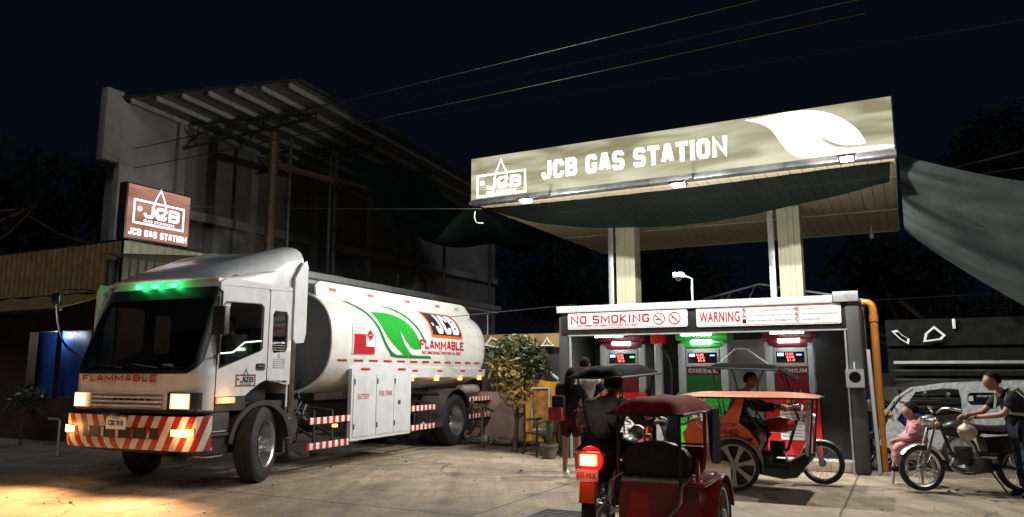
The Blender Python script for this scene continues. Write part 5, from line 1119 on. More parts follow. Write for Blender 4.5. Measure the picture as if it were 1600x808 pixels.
def motorcycle(t, paint='black_paint', tail_on=False, wb=1.25, steer=0, plate=None):
    r = .285
    bike_wheel(t, 0, 0, r); bike_wheel(t, 0, wb, r, steer=steer)
    f = wb
    for s in (-1, 1):
        mb = MB(); mb.tube([(s * .075, f, r), (s * .08, f - .1, .62), (s * .08, f - .2, .93)], [.022, .024, .018], 8); mb.build('fork_leg', 'chrome', t)
        mb = MB(); mb.tube([(s * .1, 0, r), (s * .12, .05, .62)], .022, 8); mb.tube([(s * .1, .01, r + .05), (s * .118, .04, .56)], .032, 10); mb.build('shock_absorber', 'chrome', t)
        mb = MB(); mb.tube(smooth_pts([(s * .05, f - .22, .98), (s * .18, f - .24, 1.05), (s * .3, f - .3, 1.05), (s * .36, f - .36, 1.03)], 4), .012, 6); mb.tube([(s * .27, f - .28, 1.05), (s * .38, f - .37, 1.03)], .018, 8); mb.build('handlebar', 'chrome', t)
        mb = MB(); mb.tube([(s * .24, f - .28, 1.05), (s * .28, f - .26, 1.18)], .006, 5); mb.ell((s * .3, f - .26, 1.22), (.06, .015, .04)); mb.build('mirror', 'black_plastic', t)
        mb = MB(); mb.ell((s * .13, f - .18, .85), (.03, .04, .03)); mb.build('indicator', 'amber_off', t)
        mb = MB(); mb.tube([(0, .35, .33), (s * .22, .36, .31)], .014, 6); mb.build('foot_peg', 'rubber', t)
    def fender(a0, a1, cy, rr_, w, nm, m):
        mb = MB(); mb.grid(lambda a, b: Vector((lerp(-w, w, b), cy + (rr_ - .02 * abs(b * 2 - 1) ** 2) * cos(radians(lerp(a0, a1, a))), r + (rr_ - .02 * abs(b * 2 - 1) ** 2) * sin(radians(lerp(a0, a1, a))))), 16, 4, .004); return mb.build(nm, m, t)
    fender(35, 160, f, r + .035, .055, 'front_fender', 'chrome'); fender(60, 200, 0, r + .05, .07, 'rear_fender', paint)
    mb = MB(); mb.lathe([(0, .09), (.06, .08), (.085, .0), (.08, -.06), (0, -.09)], TR(0, f - .13, .88) @ Matrix.Rotation(radians(-90), 4, 'X'), 18); mb.build('headlamp', 'chrome', t)
    mb = MB(); mb.ell((0, .72, .78), (.12, .23, .12)); mb.ell((0, .62, .75), (.10, .2, .09)); mb.build('fuel_tank', paint, t)
    mb = MB(); mb.grid(lambda a, b: Vector((lerp(-.13, .13, b) * (1 - .25 * a), lerp(-.18, .56, a), .74 + .05 * (1 - abs(2 * b - 1) ** 3) + .04 * (1 - a) ** 2 - .03 * sin(a * pi))), 12, 8, .06); mb.build('seat', 'seat_vinyl', t)
    mb = MB(); mb.tube([(0, .95, .85), (0, .82, .45), (0, .5, .25), (0, .2, .3), (0, .05, .6)], .022, 6); mb.tube([(0, .95, .82), (0, .4, .66), (0, -.1, .7)], .018, 6); mb.tube([(.07, .35, .33), (.08, 0, r)], .02, 6); mb.tube([(-.07, .35, .33), (-.08, 0, r)], .02, 6); mb.build('frame', 'chassis_black', t)
    mb = MB(); mb.box(-.12, .12, .38, .62, .24, .42, .03); mb.box(-.05, .05, .58, .78, .34, .56, .02)
    for k in range(5): mb.box(-.07, .07, .60, .76, .38 + k * .035, .39 + k * .035)
    mb.build('engine', 'dark_steel', t)
    mb = MB(); mb.tube(smooth_pts([(.05, .76, .42), (.09, .8, .3), (.12, .6, .2), (.13, .25, .24)], 4) + [(.14, -.25, .32)], [.018] * 13 + [.04], 8); mb.build('exhaust', 'chrome', t)
    mb = MB(); hullplate(mb, [(.12, .48), (.42, .5), (.45, .66), (.05, .68)], -.1, .1); mb.build('side_cover', paint, t)
    mb = MB(); mb.tube([(-.12, -.2, .78), (-.12, -.32, .82), (.12, -.32, .82), (.12, -.2, .78)], .012, 6); mb.build('grab_rail', 'chrome', t)
    mb = MB(); mb.box(-.075, .075, -.335, -.27, .69, .79, .015); tl = mb.build('tail_lamp', 'tail_glow' if tail_on else 'tail_off', t)
    if tail_on:
        mb = MB(); mb.box(-.05, .05, -.345, -.334, .71, .77, .004); mb.build('tail_bulb', 'tail_hot', tl)
        mb = MB(); mb.lathe([(.0, 0), (.115, 0), (.12, -.03), (.10, -.05)], TR(0, -.27, .74) @ Matrix.Rotation(radians(90), 4, 'X'), 24); mb.build('lamp_ring', 'tail_ring', tl)
        mb = MB(); hullplate(mb, [(-.37, .38), (-.29, .40), (-.27, .56), (-.34, .56)], -.07, .07); mb.build('mud_guard_flap', 'orange_print', t)
    if plate:
        mb = MB(); mb.prism(rrect(-.105, .105, .565, .665, .015), FACE(0, -.345, 0), .003); pl = mb.build('number_plate', 'plate_cream', t)
        mb = MB(); mb.text(plate, FACE(-.09, -.349, .59), .18, .05, bold=.02); mb.build('plate_lettering', 'plate_ink', pl)
    mb = MB(); mb.tube([(-.1, .42, .28), (-.22, .3, .02)], .012, 6); mb.build('kickstand', 'chassis_black', t)
mat('black_vinyl', (.006, .006, .0065), .8, spec=.02, var=.2, bump=.2, bscale=14); mat('black_gloss', (.01, .012, .014), .15, var=.1); mat('maroon_number', (.25, .03, .02), .4)
mat('beige_grey', (.2, .17, .15), .9, var=.25, bump=.5, bscale=14)
mat('amber_off', (.5, .2, .03), .3); mat('tail_off', (.3, .02, .02), .3); mat('plate_cream', (.72, .66, .5), .4); mat('plate_ink', (.25, .2, .08), .4)

def canopy_sheet(t, name, m, x0, x1, y0, y1, z, crown, drop=.05, tilt=0, th=.012, nx=14, ny=16, box=False):
    mb = MB()
    def fn(a, b):
        s = 2 * a - 1; q = 2 * b - 1; k = (1 - abs(s) ** (4 if box else 2.6)) * (1 - (.95 if box else .75) * abs(q) ** (7 if box else 5))
        return Vector((lerp(x0, x1, a), lerp(y0, y1, b), z + crown * k + tilt * (b - .5) + .006 * sin(a * 17 + b * 11)))
    mb.grid(fn, nx, ny, th)
    o = mb.build(name, m, t)
    mb = MB(); rim = [(x0, y0, z + tilt * -.5), (x1, y0, z + tilt * -.5), (x1, y1, z + tilt * .5), (x0, y1, z + tilt * .5)]
    mb.tube(rim, .013, 6, closed=True); mb.build('roof_rim', 'chassis_black', o); return o

# ---- maroon tricycle in front (frame: facing away from the camera)
XA = TR(.82, 7.1) @ RZ(-27.558)
t = thing('tricycle', 'maroon tricycle seen from behind with its tail light on and a vinyl sidecar roof', 'tricycle', X=XA, group=None); TA = t
motorcycle(t, 'black_paint', True, plate='635 NUL')
lamp('tail_lamp_light', 'POINT', 'W', XA @ Vector((0, -.42, .72)), 1.6, (1, .05, .03), .05)
canopy_sheet(t, 'sidecar_roof', 'maroon_vinyl', .24, .90, -.45, .78, 1.16, .14, box=True)
mb = MB()
for x in (.3, .84):
    for y in (-.36, .7):
        mb2 = MB(); mb2.tube([(x, y, .5), (x, y * .98, 1.18)], .016, 6); mb2.build('post', 'black_paint', t)
mb = MB(); mb.prism([(.30, .26), (.98, .26), (.99, .56), (.95, .60), (.30, .60)], FACE(0, -.33, 0), .03); mb.build('rear_panel', 'maroon_paint', t)
mb = MB(); mb.box(.32, .96, -.36, -.345, .58, .64, .01); mb.build('rear_trim', 'chrome', t)
mb = MB(); mb.prism([(.36, .27), (.58, .27), (.56, .5), (.42, .52)], FACE(0, -.365, 0), .01); mb.build('reflector_panel', 'red_paint', t)
mb = MB(); mb.box(.30, .97, -.33, .95, .22, .27); mb.build('floor', 'black_paint', t)
mb = MB(); mb.box(.285, .30, -.33, .85, .27, .72); mb.build('inner_panel', 'black_paint', t)
# seat back with rounded top
mb = MB(); mb.prism([(.31, .58)] + [(lerp(.31, .90, k / 14), .80 + .13 * sin(pi * k / 14) ** .5) for k in range(15)] + [(.90, .58)], FACE(0, -.2, 0), .09); mb.build('seat_back', 'seat_vinyl', t)
mb = MB(); mb.box(.31, .93, -.2, .3, .5, .6, .03); mb.build('bench', 'seat_vinyl', t)
# outer side: swooping maroon pillar with a broad foot, door opening, fender
mb = MB(); hullplate(mb, [(-.33, .56), (-.33, .72), (-.30, .80), (-.27, .66), (-.1, .70), (-.03, .80), (.0, 1.17), (.05, 1.17), (.07, .85), (.15, .72), (.45, .68), (.92, .62), (.95, .3), (-.33, .3)], .955, .985); mb.build('side_panel', 'maroon_paint', t)
mb = MB(); hullplate(mb, [(.42, .68), (.5, 1.17), (.78, 1.17), (.8, .66)], .90, .93); mb.build('side_curtain', 'black_cloth', t)
mb = MB(); mb.grid(lambda a, b: Vector((lerp(.955, 1.09, b), .19 + .335 * cos(radians(lerp(5, 178, a))), .3 + .345 * sin(radians(lerp(5, 178, a))) - .02 * b ** 3)), 18, 4, .008); mb.build('wheel_fender', 'maroon_paint', t)
mb = MB(); mb.box(.93, 1.08, -.52, .1, .60, .635, .015, X=Matrix.Rotation(0, 4, 'X')); 
mb.build('fender_shelf', 'maroon_paint', t)
bike_wheel(t, 1.03, .19, .285)
mb = MB(); mb.tube([(.9, .19, .285), (1.03, .19, .285)], .02); mb.build('axle', 'steel', t)
for x0 in (.33, .95):
    mb = MB(); mb.tube(smooth_pts([(x0, -.34, .66), (x0 - .08, -.42, .6), (x0 - .1, -.44, .45), (x0 - .2, -.42, .32), (x0 - .22, -.38, .2)], 5), .013, 6); mb.build('bumper_tube', 'chrome', t)
mb = MB(); mb.tube([(.3, .9, .3), (.35, .95, .8), (.3, .8, 1.17)], .014, 6); mb.tube([(.9, .9, .3), (.85, .95, .8), (.86, .8, 1.17)], .014, 6); mb.tube([(.35, .95, .8), (.85, .95, .8)], .014, 6); mb.build('front_frame', 'chrome', t)
mb = MB(); mb.prism([(.33, .3), (.88, .3), (.85, .78), (.36, .78)], FACE(0, .95, 0), .02); mb.build('front_panel', 'maroon_paint', t)
mb = MB(); mb.tube([(.86, -.36, 1.08), (.86, .1, 1.08), (.88, .3, 1.0)], .01, 6); mb.build('handrail', 'chrome', t)
mb = MB(); mb.tube([(0.0, .5, .3), (.3, .5, .3)], .02); mb.tube([(0, .1, .45), (.3, .1, .45)], .02); mb.build('coupling_bar', 'chassis_black', t)
canopy_sheet(t, 'rider_roof', 'black_vinyl', -.32, .22, -.02, 1.28, 1.48, .10, tilt=.04, box=True)
for x, y in ((-.27, .1), (.18, .1), (-.2, 1.2), (.16, 1.2)):
    mb = MB(); mb.tube([(x, y, 1.5), (x * .6, y * .78 + .08, .88)], .009, 5); mb.build('roof_stay', 'chassis_black', t)

# ---- orange tricycle by the pumps, facing right
XB = TR(2.88, 9.94) @ RZ(-27.558) @ RZ(-90) @ TR(-1.10, -.30)   # origin: its own rear motorcycle wheel; sidecar wheel at x=1.1,y=.3
t = thing('tricycle', 'orange-bodied tricycle facing right with a long orange vinyl roof and gold alloy sidecar wheel', 'tricycle', X=XB); TB = t
motorcycle(t, 'red_paint', False)
mb = MB()
x0 = .45
canopy_sheet(t, 'sidecar_roof', 'orange_vinyl', .40, 1.20, -.42, 1.36, 1.18, .07)
mb = MB(); hullplate(mb, [(-.34, .50), (-.38, .70), (-.24, .86), (.12, .87), (.28, 1.06), (.34, 1.17), (.44, 1.17), (.36, .86), (.48, .76), (.60, .60), (.60, .52)], 1.02, 1.05); mb.build('side_panel', 'orange_paint', t)
mb = MB(); hullplate(mb, [(.36, .66), (.54, .67), (.52, .63), (.40, .62)], 1.051, 1.054); mb.build('air_scoop', 'black_print', t)
mb = MB(); hullplate(mb, [(-.34, .40), (-.34, .70), (.1, .66), (.5, .5), (.5, .34)], .42, .45); mb.build('inner_panel', 'black_paint', t)
mb = MB(); mb.box(.45, 1.02, -.33, -.27, .50, .88, .01); mb.build('rear_panel', 'orange_paint', t)
mb = MB(); mb.text('MTOP', PX((1.052, .08, .80), (0, 1, 0), (0, 0, 1)), .26, .05, bold=.02); mb.text('0440', PX((1.052, .06, .69), (0, 1, 0), (0, 0, 1)), .30, .085, bold=.03); mb.build('number', 'maroon_number', t)
mb = MB(); hullplate(mb, [(.55, .22), (.88, .17), (1.05, .2), (1.22, .42), (1.15, .5), (1.02, .42), (.9, .36), (.5, .38)], .45, 1.02); mb.build('nose', 'black_gloss', t)
mb = MB(); hullplate(mb, [(.3, .34), (.5, .38), (.62, .60), (.58, .78), (.3, .6)], .50, .98); mb.build('seat', 'seat_vinyl', t)
mb = MB(); mb.box(.45, 1.02, .0, .95, .30, .34); mb.build('floor', 'black_paint', t)
mb = MB(); mb.grid(lambda a, b: Vector((lerp(.46, 1.03, a), 1.16 + .06 * b + .03 * sin(a * 9 + b * 4), lerp(.36, 1.14, b))), 14, 10); mb.build('windscreen_sheet', 'clear_plastic', t)
mb = MB(); mb.grid(lambda a, b: Vector((lerp(1.03, .98, a), 1.0 + .2 * a + .03 * sin(b * 12), lerp(.4, 1.16, b))), 6, 10); mb.build('rolled_curtain', 'clear_plastic', t)
for x in (.46, 1.02):
    for pts in ([(x, 1.2, .4), (x, 1.28, 1.18)], [(x, -.30, .88), (x, -.34, 1.18)], [(x, .36, 1.18), (x, .6, .8)]):
        mb = MB(); mb.tube(pts, .013, 6); mb.build('post', 'black_paint', t)
mb = MB(); mb.grid(lambda a, b: Vector((lerp(1.045, 1.19, b), .3 + .365 * cos(radians(lerp(-5, 185, a))), .32 + .375 * sin(radians(lerp(-5, 185, a))) - .02 * b ** 3)), 20, 4, .006); mb.build('wheel_fender', 'steel', t)
w_ = bike_wheel(t, 1.12, .3, .32, spoked=False, tw=.06, rimmat='alloy_gold', rr=.84)
X = TR(1.12, .3, .32) @ AX; mb = MB()
for k in range(7):
    a = 2 * pi * k / 7; mb.prism([(.03, -.024), (.15, -.022), (.262, -.042), (.262, .042), (.15, .022), (.03, .024)], X @ RZ(degrees_ := 360 * k / 7) @ TR(0, 0, .015), .022)
mb.lathe([(0, .05), (.05, .048), (.065, .03), (.065, 0)], X, 16); mb.build('alloy_spokes', 'alloy_gold', w_)
mb = MB(); mb.lathe([(.262, -.05), (.1, -.04), (0, -.04)], X, 24); mb.build('rim_back', 'black_paint', w_)
mb = MB(); mb.cyl((1.12, .3, .32), (1.185, .3, .32), .03); mb.build('centre_cap', 'steel', w_)
mb = MB(); mb.tube([(1.0, .3, .32), (.45, .3, .32)], .02); mb.tube([(0.05, .5, .3), (.45, .5, .32)], .02); mb.build('axle', 'chassis_black', t)
canopy_sheet(t, 'rider_roof', 'black_vinyl', -.28, .30, -.20, .78, 1.55, .08, tilt=-.03, box=True)
mb = MB(); mb.grid(lambda a, b: Vector((lerp(-.26, .28, a), lerp(.78, 1.0, b), 1.56 - .16 * b)), 6, 4, .01); mb.build('visor', 'black_vinyl', t)
for x, y, x2, y2 in ((-.22, .78, -.06, .98), (.22, .78, .06, .98), (.24, -.14, .1, -.05), (-.24, -.14, -.1, -.05)):
    mb = MB(); mb.tube([(x, y, 1.55), (x2, y2, .85)], .009, 5); mb.build('roof_stay', 'chassis_black', t)

# ---- parked black motorcycle at the right
XC = TR(6.50, 9.86) @ RZ(87)
t = thing('motorcycle', 'black motorcycle with chrome front fender standing at the right, facing left', 'motorcycle', X=XC)
motorcycle(t, 'black_paint', False, wb=1.22)

# ---- silver sidecar tricycle behind it
XD = TR(6.95, 11.95) @ RZ(90)
t = thing('tricycle', 'tricycle with a silver patterned sidecar parked behind the black motorcycle, facing left', 'tricycle', X=XD)
motorcycle(t, 'blue_plastic', False, wb=1.25)
# sidecar lies on the camera side: local -x is away (after rotation x right = +Y), so put it at negative x
SD = PX((-.10, 0, 0), (0, -1, 0), (0, 0, 1))
out = [(-1.3, .40), (-1.0, .95), (-.72, 1.27), (-.2, 1.34), (.5, 1.37), (1.1, 1.38), (1.1, .35), (.2, .3), (-.9, .28)]
win1 = [(-.98, .78), (-.66, 1.2), (-.2, 1.26), (.02, 1.24), (.06, 1.1), (.06, .72), (-.1, .62), (-.8, .62)]
win2 = rrect(.14, .70, 1.0, 1.19, .08)
mb = MB(); mb.prism(out, SD @ TR(0, 0, .0), .03, [win1, win2]); mb.build('side_panel', 'patterned_silver', t)
mb = MB(); mb.prism(win2, SD @ TR(0, 0, .005), .01); mb.build('name_window', 'black_gloss', t)
mb = MB(); mb.text('MTOP 0231', SD @ TR(.30, 1.12, .016), .3, .03, bold=.02); mb.build('name_print', 'white_print', t)
mb = MB(); mb.prism(rrect(.16, .24, 1.06, 1.14, .01), SD @ TR(0, 0, .016), .002); mb.build('sticker', 'white_print', t)
mb = MB()
for k in range(6): mb.tube([SD @ Vector((-.9 + k * .04, .72 + k * .085, -.3)), SD @ Vector((.05, .72 + k * .085, -.3))], .008, 5)
mb.build('window_bars', 'steel', t)
mb = MB(); mb.grid(lambda a, b: Vector((lerp(-.10, .72, b), [1.0, .72, .2, -.5, -1.1][round(a * 4)], [.95, 1.27, 1.345, 1.375, 1.385][round(a * 4)])), 4, 3, .015); mb.build('roof', 'black_paint', t)
mb = MB(); mb.tube([SD @ Vector((-1.32, .38, 0)), SD @ Vector((-1.2, .8, 0)), SD @ Vector((-.95, 1.1, .0)), SD @ Vector((-.7, 1.26, .02))], .025, 8); mb.build('front_hoop', 'galvanised', t)
mb = MB(); mb.box(-.1, .7, -1.1, 1.2, .26, .32); mb.build('floor', 'black_paint', t)
mb = MB(); mb.box(.0, .65, -.6, -.1, .5, .95, .04); mb.build('seat', 'seat_vinyl', t)
bike_wheel(t, -.14, .05, .28)
mb = MB(); mb.box(-.05, .15, 1.28, 1.42, .9, 1.08, .02); mb.build('mirror_box', 'steel', t)

# ---- stool, bag and blue drum
t = thing('plastic_stool', 'beige plastic stool standing behind the front wheel of the black motorcycle', 'stool', 'W', (5.43, 10.4, 0))
mb = MB(); mb.box(5.25, 5.62, 10.24, 10.58, .40, .43, .012); mb.box(5.27, 5.60, 10.26, 10.56, .35, .40, .01); mb.build('seat', 'beige_plastic', t)
for sx in (0, 1):
    for sy in (0, 1):
        mb = MB(); x = 5.27 + sx * .33; y = 10.26 + sy * .3; mb.tube([(x, y, .4), (x + (sx - .5) * .08, y + (sy - .5) * .08, 0)], [.028, .02], 6); mb.build('leg', 'beige_plastic', t)
t = thing('blue_drum', 'blue plastic drum standing between the orange pipe and the silver tricycle', 'drum', 'W', (5.85, 13.1, 0))
mb = MB(); mb.lathe([(0, 0), (.28, 0), (.3, .1), (.3, .4), (.31, .42), (.3, .44), (.3, .9), (.27, 1.0), (0, 1.02)], TR(5.85, 13.1), 28); mb.build('barrel', 'blue_plastic', t)
mb = MB(); mb.lathe([(.05, 1.02), (.05, 1.06), (0, 1.06)], TR(5.95, 13.0), 12); mb.build('cap', 'black_plastic', t)
o = None
mb = MB()
def bag(a, b):
    q = a * 2 * pi; h = b; rr_ = .11 * (sin(pi * min(1, h * 1.15)) ** .7 if h < .8 else .25) * (1 + .12 * sin(q * 5 + h * 9)) + .006
    return Vector((5.79 + rr_ * cos(q), 9.72 + rr_ * sin(q) * .7, .64 + h * .27))
mb.grid(bag, 20, 14); mb.build('plastic_bag', 'plastic_bag', label='knotted translucent plastic bag hanging from the black motorcycle handlebar', cat='bag', base=(5.79, 9.72, .64))

# ------------------------------------------------------------------ people
def skinmesh(chains, name, m, parent, sub=3, extra=None):
    """chains: list of lists of (point, radius); joints with the same key share one vertex"""
    key = {}; vs = []; rs = []; es = set()
    def vid(p, r):
        k = tuple(round(c, 4) for c in p)
        if k not in key: key[k] = len(vs); vs.append(p); rs.append(r)
        return key[k]
    for ch in chains:
        ids = [vid(p, r) for p, r in ch]
        for a, b in zip(ids, ids[1:]):
            if a != b: es.add((min(a, b), max(a, b)))
    me = bpy.data.meshes.new('sk'); me.from_pydata([tuple(v) for v in vs], list(es), []); o = bpy.data.objects.new('sk', me); COL.objects.link(o)
    md = o.modifiers.new('skin', 'SKIN'); sv = me.skin_vertices[0].data
    for i, r in enumerate(rs): sv[i].radius = (r if not isinstance(r, tuple) else r[0], r if not isinstance(r, tuple) else r[1])
    sv[0].use_root = True
    s_ = o.modifiers.new('sub', 'SUBSURF'); s_.levels = sub; s_.render_levels = sub
    dg = bpy.context.evaluated_depsgraph_get(); me2 = bpy.data.meshes.new_from_object(o.evaluated_get(dg)); bpy.data.objects.remove(o)
    mb = MB(); mb.bm.from_mesh(me2); bpy.data.meshes.remove(me2)
    if name in ('shirt', 'trousers', 'shorts', 'sleeve'):
        mb.bm.normal_update()
        for v in mb.bm.verts:
            q = v.co; v.co = q + v.normal * (.016 * mnoise.noise(Vector((q.x * 9, q.y * 9, q.z * 16))) + .008 * mnoise.noise(Vector((q.x * 24, q.y * 24, q.z * 34))) + .004)
    if extra: extra(mb)
    return mb.build(name, m, parent, smooth=80)
def person(label, X, J, shirt='grey_cloth', pants='jeans', skin='skin', hair='short', sc=1.0, shoe='black_cloth', sleeve=.9, shorts=False, face=0, sleeve_mat=None, cap=None):
    """J: joint dict in local metres (x right, y forward)"""
    t = thing('person', label, 'person', X=X)
    D = dict(pel=(0, 0, .93), sp=(0, 0, 1.12), ch=(0, .0, 1.3), nk=(0, .01, 1.45), hd=(0, .03, 1.60), shL=(-.19, 0, 1.39), shR=(.19, 0, 1.39), elL=(-.24, -.03, 1.10), elR=(.24, -.03, 1.10), haL=(-.24, .08, .86), haR=(.24, .08, .86),
             hiL=(-.09, 0, .90), hiR=(.09, 0, .90), knL=(-.1, .02, .50), knR=(.1, .02, .50), anL=(-.11, -.02, .08), anR=(.11, -.02, .08), toL=(-.13, .15, .03), toR=(.13, .15, .03))
    D.update(J); P = {k: Vector(v) for k, v in D.items()}
    mid = lambda a, b, t_=.5: P[a].lerp(P[b], t_)
    chains = [[(P['pel'], .12), (P['sp'], .11), (P['ch'], .13), (P['nk'], .055), (mid('nk', 'hd', .45), .05)]]
    for s in 'LR':
        chains.append([(P['ch'], .13), (P['sh' + s], .062), (mid('sh' + s, 'el' + s), .046), (P['el' + s], .038), (mid('el' + s, 'ha' + s, .5), .036), (P['ha' + s], .022)])
        h = P['ha' + s]; d = (h - P['el' + s]).normalized(); sd_ = d.cross(Vector((0, 0, 1))); sd_ = sd_.normalized() if sd_.length > .1 else Vector((1, 0, 0)); up = sd_.cross(d)
        palm = h + d * .05; chains.append([(h, .022), (palm, .026)])
        for k in range(4):
            o_ = (k - 1.5) * .018; L_ = (.062, .075, .07, .055)[k]
            a = palm + sd_ * o_ + d * .025; b = a + d * L_ * .5 - up * .012; c = b + d * L_ * .25 - up * .035
            chains.append([(palm, .026), (a, .009), (b, .008), (c, .007)])
        sg = 1 if s == 'L' else -1; a = h + d * .02 + sd_ * .03 * sg; chains.append([(h, .022), (a, .011), (a + d * .035 + sd_ * .015 * sg - up * .01, .009)])
        chains.append([(P['pel'], .12), (P['hi' + s], .085), (mid('hi' + s, 'kn' + s), .072), (P['kn' + s], .052), (mid('kn' + s, 'an' + s, .4), .052), (P['an' + s], .034), (P['to' + s], .03)])
    hd = P['hd']; FX = TR(*hd) @ RZ(face)
    def head(mb):
        b = bmesh.new(); bmesh.ops.create_icosphere(b, subdivisions=3, radius=1)
        for v in b.verts:
            x, y, z = v.co; jaw = 1 - .28 * max(0, -z) ** 1.3; v.co = Vector((x * .074 * jaw, y * .093 * (1 - .12 * max(0, -z)) + (.008 if z < 0 and y > 0 else 0), z * .118))
            if abs(x) < .28 and y > .7 and -.35 < z < .15: v.co.y += .016 * (1 - abs(x) / .28) * (1 - abs(z + .15) / .4)     # nose
            if y > .6 and .05 < z < .35 and .2 < abs(x) < .6: v.co.y -= .006                                             # eye sockets
            if y > .75 and -.62 < z < -.48 and abs(x) < .4: v.co.y += .005                                               # lips
        mb.add(b, FX)
        for s in (-1, 1): mb.ell((0, 0, 0), (.012, .022, .032), FX @ TR(s * .074, -.005, -.005), 1)
    body = skinmesh(chains, 'body', skin, t, 2, head)
    mb = MB()
    for s in (-1, 1): mb.ell((0, 0, 0), (.012, .006, .008), FX @ TR(s * .028, .083, .018), 1)
    mb.build('eyes', 'white_print', t); mb = MB()
    for s in (-1, 1): mb.ell((0, 0, 0), (.005, .004, .005), FX @ TR(s * .028, .0885, .018), 1)
    mb.build('pupils', 'hair', t)
    mb = MB(); mb.box(-.024, .024, .082, .09, -.064, -.058, .002, X=FX); mb.build('mouth', 'skin_dark', t)
    # clothes
    g = 1.17
    ch = [[(P['pel'] + Vector((0, 0, -.01)), .138), (P['sp'], .13), (P['ch'], .15), (mid('ch', 'nk', .72), .075)]]
    for s in 'LR':
        e = mid('sh' + s, 'el' + s, min(sleeve, 1)); c = [(P['ch'], .15), (P['sh' + s], .08), (mid('sh' + s, 'el' + s, min(sleeve, 1) * .5), .066), (e, .06)]
        if sleeve > 1: c += [(mid('el' + s, 'ha' + s, .45), .05), (mid('el' + s, 'ha' + s, .9), .042)]
        ch.append(c)
    skinmesh(ch, 'shirt', shirt, t)
    if sleeve_mat:
        for s in 'LR': skinmesh([[(mid('sh' + s, 'el' + s, -.05), .078), (mid('sh' + s, 'el' + s, .5), .07), (mid('sh' + s, 'el' + s, min(sleeve, 1)), .066)]], 'sleeve', sleeve_mat, t)
    ch = []
    for s in 'LR':
        c = [(P['pel'], .142), (P['hi' + s], .105), (mid('hi' + s, 'kn' + s), .09)]
        if shorts: c += [(mid('hi' + s, 'kn' + s, .75), .088)]
        else: c += [(P['kn' + s], .07), (mid('kn' + s, 'an' + s, .5), .066), (mid('kn' + s, 'an' + s, .93), .058)]
        ch.append(c)
    skinmesh(ch, 'shorts' if shorts else 'trousers', pants, t)
    for s in 'LR': skinmesh([[(P['an' + s] + Vector((0, -.01, -.02)), .046), (mid('an' + s, 'to' + s, .5) + Vector((0, 0, -.005)), .045), (P['to' + s], .036)]], 'shoe', shoe, t)
    # hair
    mb = MB(); b = bmesh.new(); bmesh.ops.create_icosphere(b, subdivisions=3, radius=1)
    for v in b.verts:
        x, y, z = v.co; k_ = 1 + .03 * sin(x * 23 + z * 17) ; v.co = Vector((x * .084 * k_, y * .102 * k_ - .01, z * .124 * k_ + .008))
    bmesh.ops.delete(b, geom=[v for v in b.verts if (v.co.z < .02 and v.co.y > -.01) or v.co.z < -.05 or (v.co.y > .05 and v.co.z < .06)], context='VERTS')
    mb.add(b, FX)
    if hair == 'long': 
        c = FX.translation; f_ = FX.to_3x3() @ Vector((0, -1, 0))
        q = [(c + f_ * .04 + Vector((0, 0, .02)), .09), (c + f_ * .10 + Vector((0, 0, -.16)), .085), (c + f_ * .11 + Vector((0, 0, -.38)), .075), (c + f_ * .1 + Vector((0, 0, -.52)), .03)]
        mb.tube([a for a, r in q], [r for a, r in q], 12)
    mb.build('hair', cap or 'hair', t, smooth=60)
    return t, P, FX
ride = dict(pel=(0, .10, .84), sp=(0, .15, .99), ch=(0, .24, 1.13), nk=(0, .30, 1.26), hd=(0, .36, 1.39), shL=(-.18, .24, 1.20), shR=(.18, .24, 1.20), elL=(-.27, .46, 1.02), elR=(.27, .46, 1.02), haL=(-.32, .74, 1.02), haR=(.32, .74, 1.02),
            hiL=(-.09, .12, .82), hiR=(.09, .12, .82), knL=(-.17, .55, .74), knR=(.17, .55, .74), anL=(-.18, .38, .36), anR=(.18, .38, .36), toL=(-.19, .54, .33), toR=(.19, .54, .33))
rA = dict(ride); rA.update(elL=(-.36, .34, 1.0), shL=(-.20, .26, 1.19))
tp, P, FX = person('person in grey shirt with shoulder strap riding the maroon tricycle, seen from behind', XA, rA, 'beige_grey', 'jeans', 'skin_dark', sleeve=.85)
mb = MB(); mb.tube([(-.19, .32, 1.24), (-.05, .12, 1.15), (.1, .03, 1.0), (.16, .02, .9)], .014, 5); mb.build('shoulder_strap', 'black_cloth', tp)
person('person dressed in dark clothes riding the orange tricycle, seen from the side', XB, ride, 'black_cloth', 'black_cloth', 'skin_dark', sleeve=1.2)
# standing pair by the left pump
tp, P, FX = person('short-haired person in beige shirt with dark sleeves standing at the left pump', TR(1.13, 11.75) @ RZ(-15), dict(elR=(.27, .02, 1.16), haR=(.18, .25, 1.12), elL=(-.26, .0, 1.14), haL=(-.16, .24, 1.06), hd=(0, .03, 1.62)), 'beige_cloth', 'maroon_cloth', 'skin', sleeve=.8, sleeve_mat='black_cloth')
tp, P, FX = person('person with long dark hair, shorts and red backpack standing beyond the maroon tricycle', TR(.87, 11.25) @ RZ(-30) @ Matrix.Scale(.93, 4), dict(elL=(-.25, .05, 1.12), haL=(-.14, .26, 1.05), elR=(.25, .05, 1.12), haR=(.12, .26, 1.05), hd=(0, .05, 1.57)), 'black_cloth', 'maroon_cloth', 'skin', hair='long', sleeve=1.2, shorts=True, shoe='white_print')
mb = MB(); mb.box(-.22, .0, -.27, -.14, .92, 1.26, .05); bp_ = mb.build('backpack', 'black_cloth', tp)
mb = MB(); mb.box(-.26, -.01, -.31, -.16, .86, 1.08, .04); mb.build('pocket', 'red_nylon', bp_)
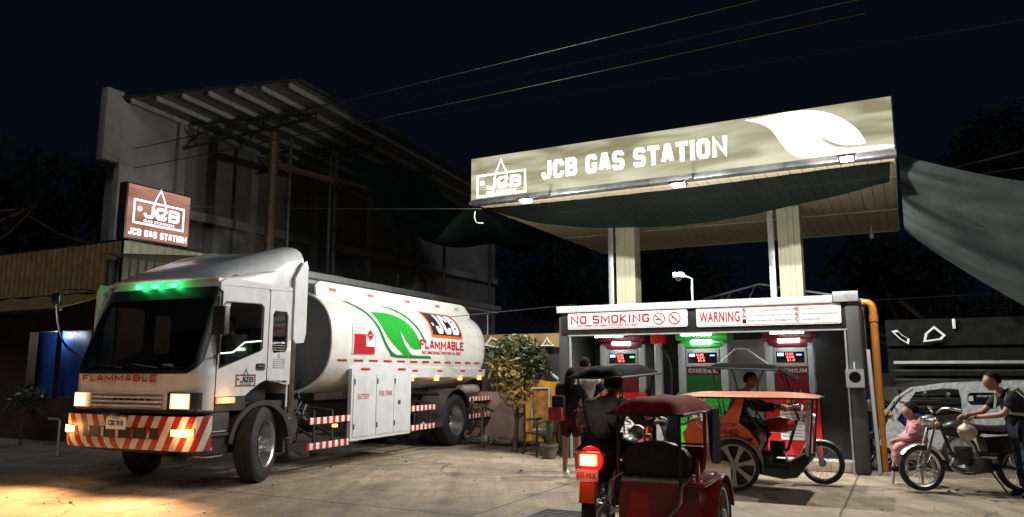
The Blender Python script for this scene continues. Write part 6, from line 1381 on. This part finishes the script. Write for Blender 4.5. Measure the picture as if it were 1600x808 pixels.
# driver
person('person in a grey shirt driving the tanker, seen through the open cab window', FR['T'] @ TR(.02, .66, .52) @ RZ(-90), dict(pel=(0, .05, 1.05), sp=(0, .06, 1.22), ch=(0, .1, 1.38), nk=(0, .14, 1.52), hd=(0, .2, 1.66), shL=(-.19, .1, 1.46), shR=(.19, .1, 1.46), elL=(-.25, .3, 1.22), elR=(.25, .3, 1.22), haL=(-.16, .52, 1.24), haR=(.16, .52, 1.24),
       hiL=(-.09, .1, 1.0), hiR=(.09, .1, 1.0), knL=(-.12, .5, 1.05), knR=(.12, .5, 1.05), anL=(-.12, .6, .66), anR=(.12, .6, .66), toL=(-.12, .74, .63), toR=(.12, .74, .63)), 'grey_cloth', 'jeans', 'skin', sleeve=.8, face=20)
# man holding the motorcycle
XE = TR(6.28, 9.38) @ RZ(82)
tp, P, FX = person('person in dark shirt and reflective vest holding the handlebar of the black motorcycle', XE, dict(pel=(0, -.02, .84), sp=(0, .04, .99), ch=(0, .12, 1.13), nk=(0, .22, 1.27), hd=(0, .31, 1.40), shL=(-.19, .14, 1.21), shR=(.19, .14, 1.21), elL=(-.20, .30, 1.0), elR=(.27, .34, 1.0), haL=(.0, .50, .96), haR=(.30, .50, .97),
      hiL=(-.09, -.02, .82), hiR=(.09, -.02, .82), knL=(-.12, .03, .46), knR=(.14, .0, .46)), 'black_cloth', 'jeans', 'skin', sleeve=.7)
mb = MB()
for s in (-1, 1): mb.tube([(s * .12, .24, 1.06), (s * .13, .20, 1.26), (s * .12, .08, 1.31), (s * .12, -.06, 1.16), (s * .11, -.12, .95)], .022, 6)
mb.tube([(.17 * cos(a), .05 + .17 * sin(a), 1.0 + .02 * sin(a)) for a in [k * pi / 8 for k in range(16)]], .02, 6, closed=True); mb.build('reflective_vest', 'hi_vis', tp)
mb = MB(); mb.ell((.1, -.17, .98), (.13, .09, .16)); mb.build('waist_bag', 'black_cloth', tp)
# child on the stool
k = .62
tp, P, FX = person('small child in a pink hooded jacket sitting on the beige stool', TR(5.53, 10.42, .44) @ RZ(70), dict(pel=(0, 0, .09), sp=(0, .0, .2), ch=(0, .03, .3), nk=(0, .05, .41), hd=(0, .07, .54), shL=(-.13, .03, .36), shR=(.13, .03, .36), elL=(-.17, .1, .2), elR=(.17, .1, .2), haL=(-.08, .24, .16), haR=(.08, .24, .16),
      hiL=(-.06, .02, .07), hiR=(.06, .02, .07), knL=(-.08, .27, .08), knR=(.08, .27, .08), anL=(-.08, .27, -.2), anR=(.08, .27, -.2), toL=(-.09, .37, -.24), toR=(.09, .37, -.24)), 'pink_cloth', 'pink_cloth', 'skin', sleeve=1.2)
mb = MB(); mb.ell((0, -.06, .40), (.13, .09, .08)); mb.build('hood', 'pink_cloth', tp)
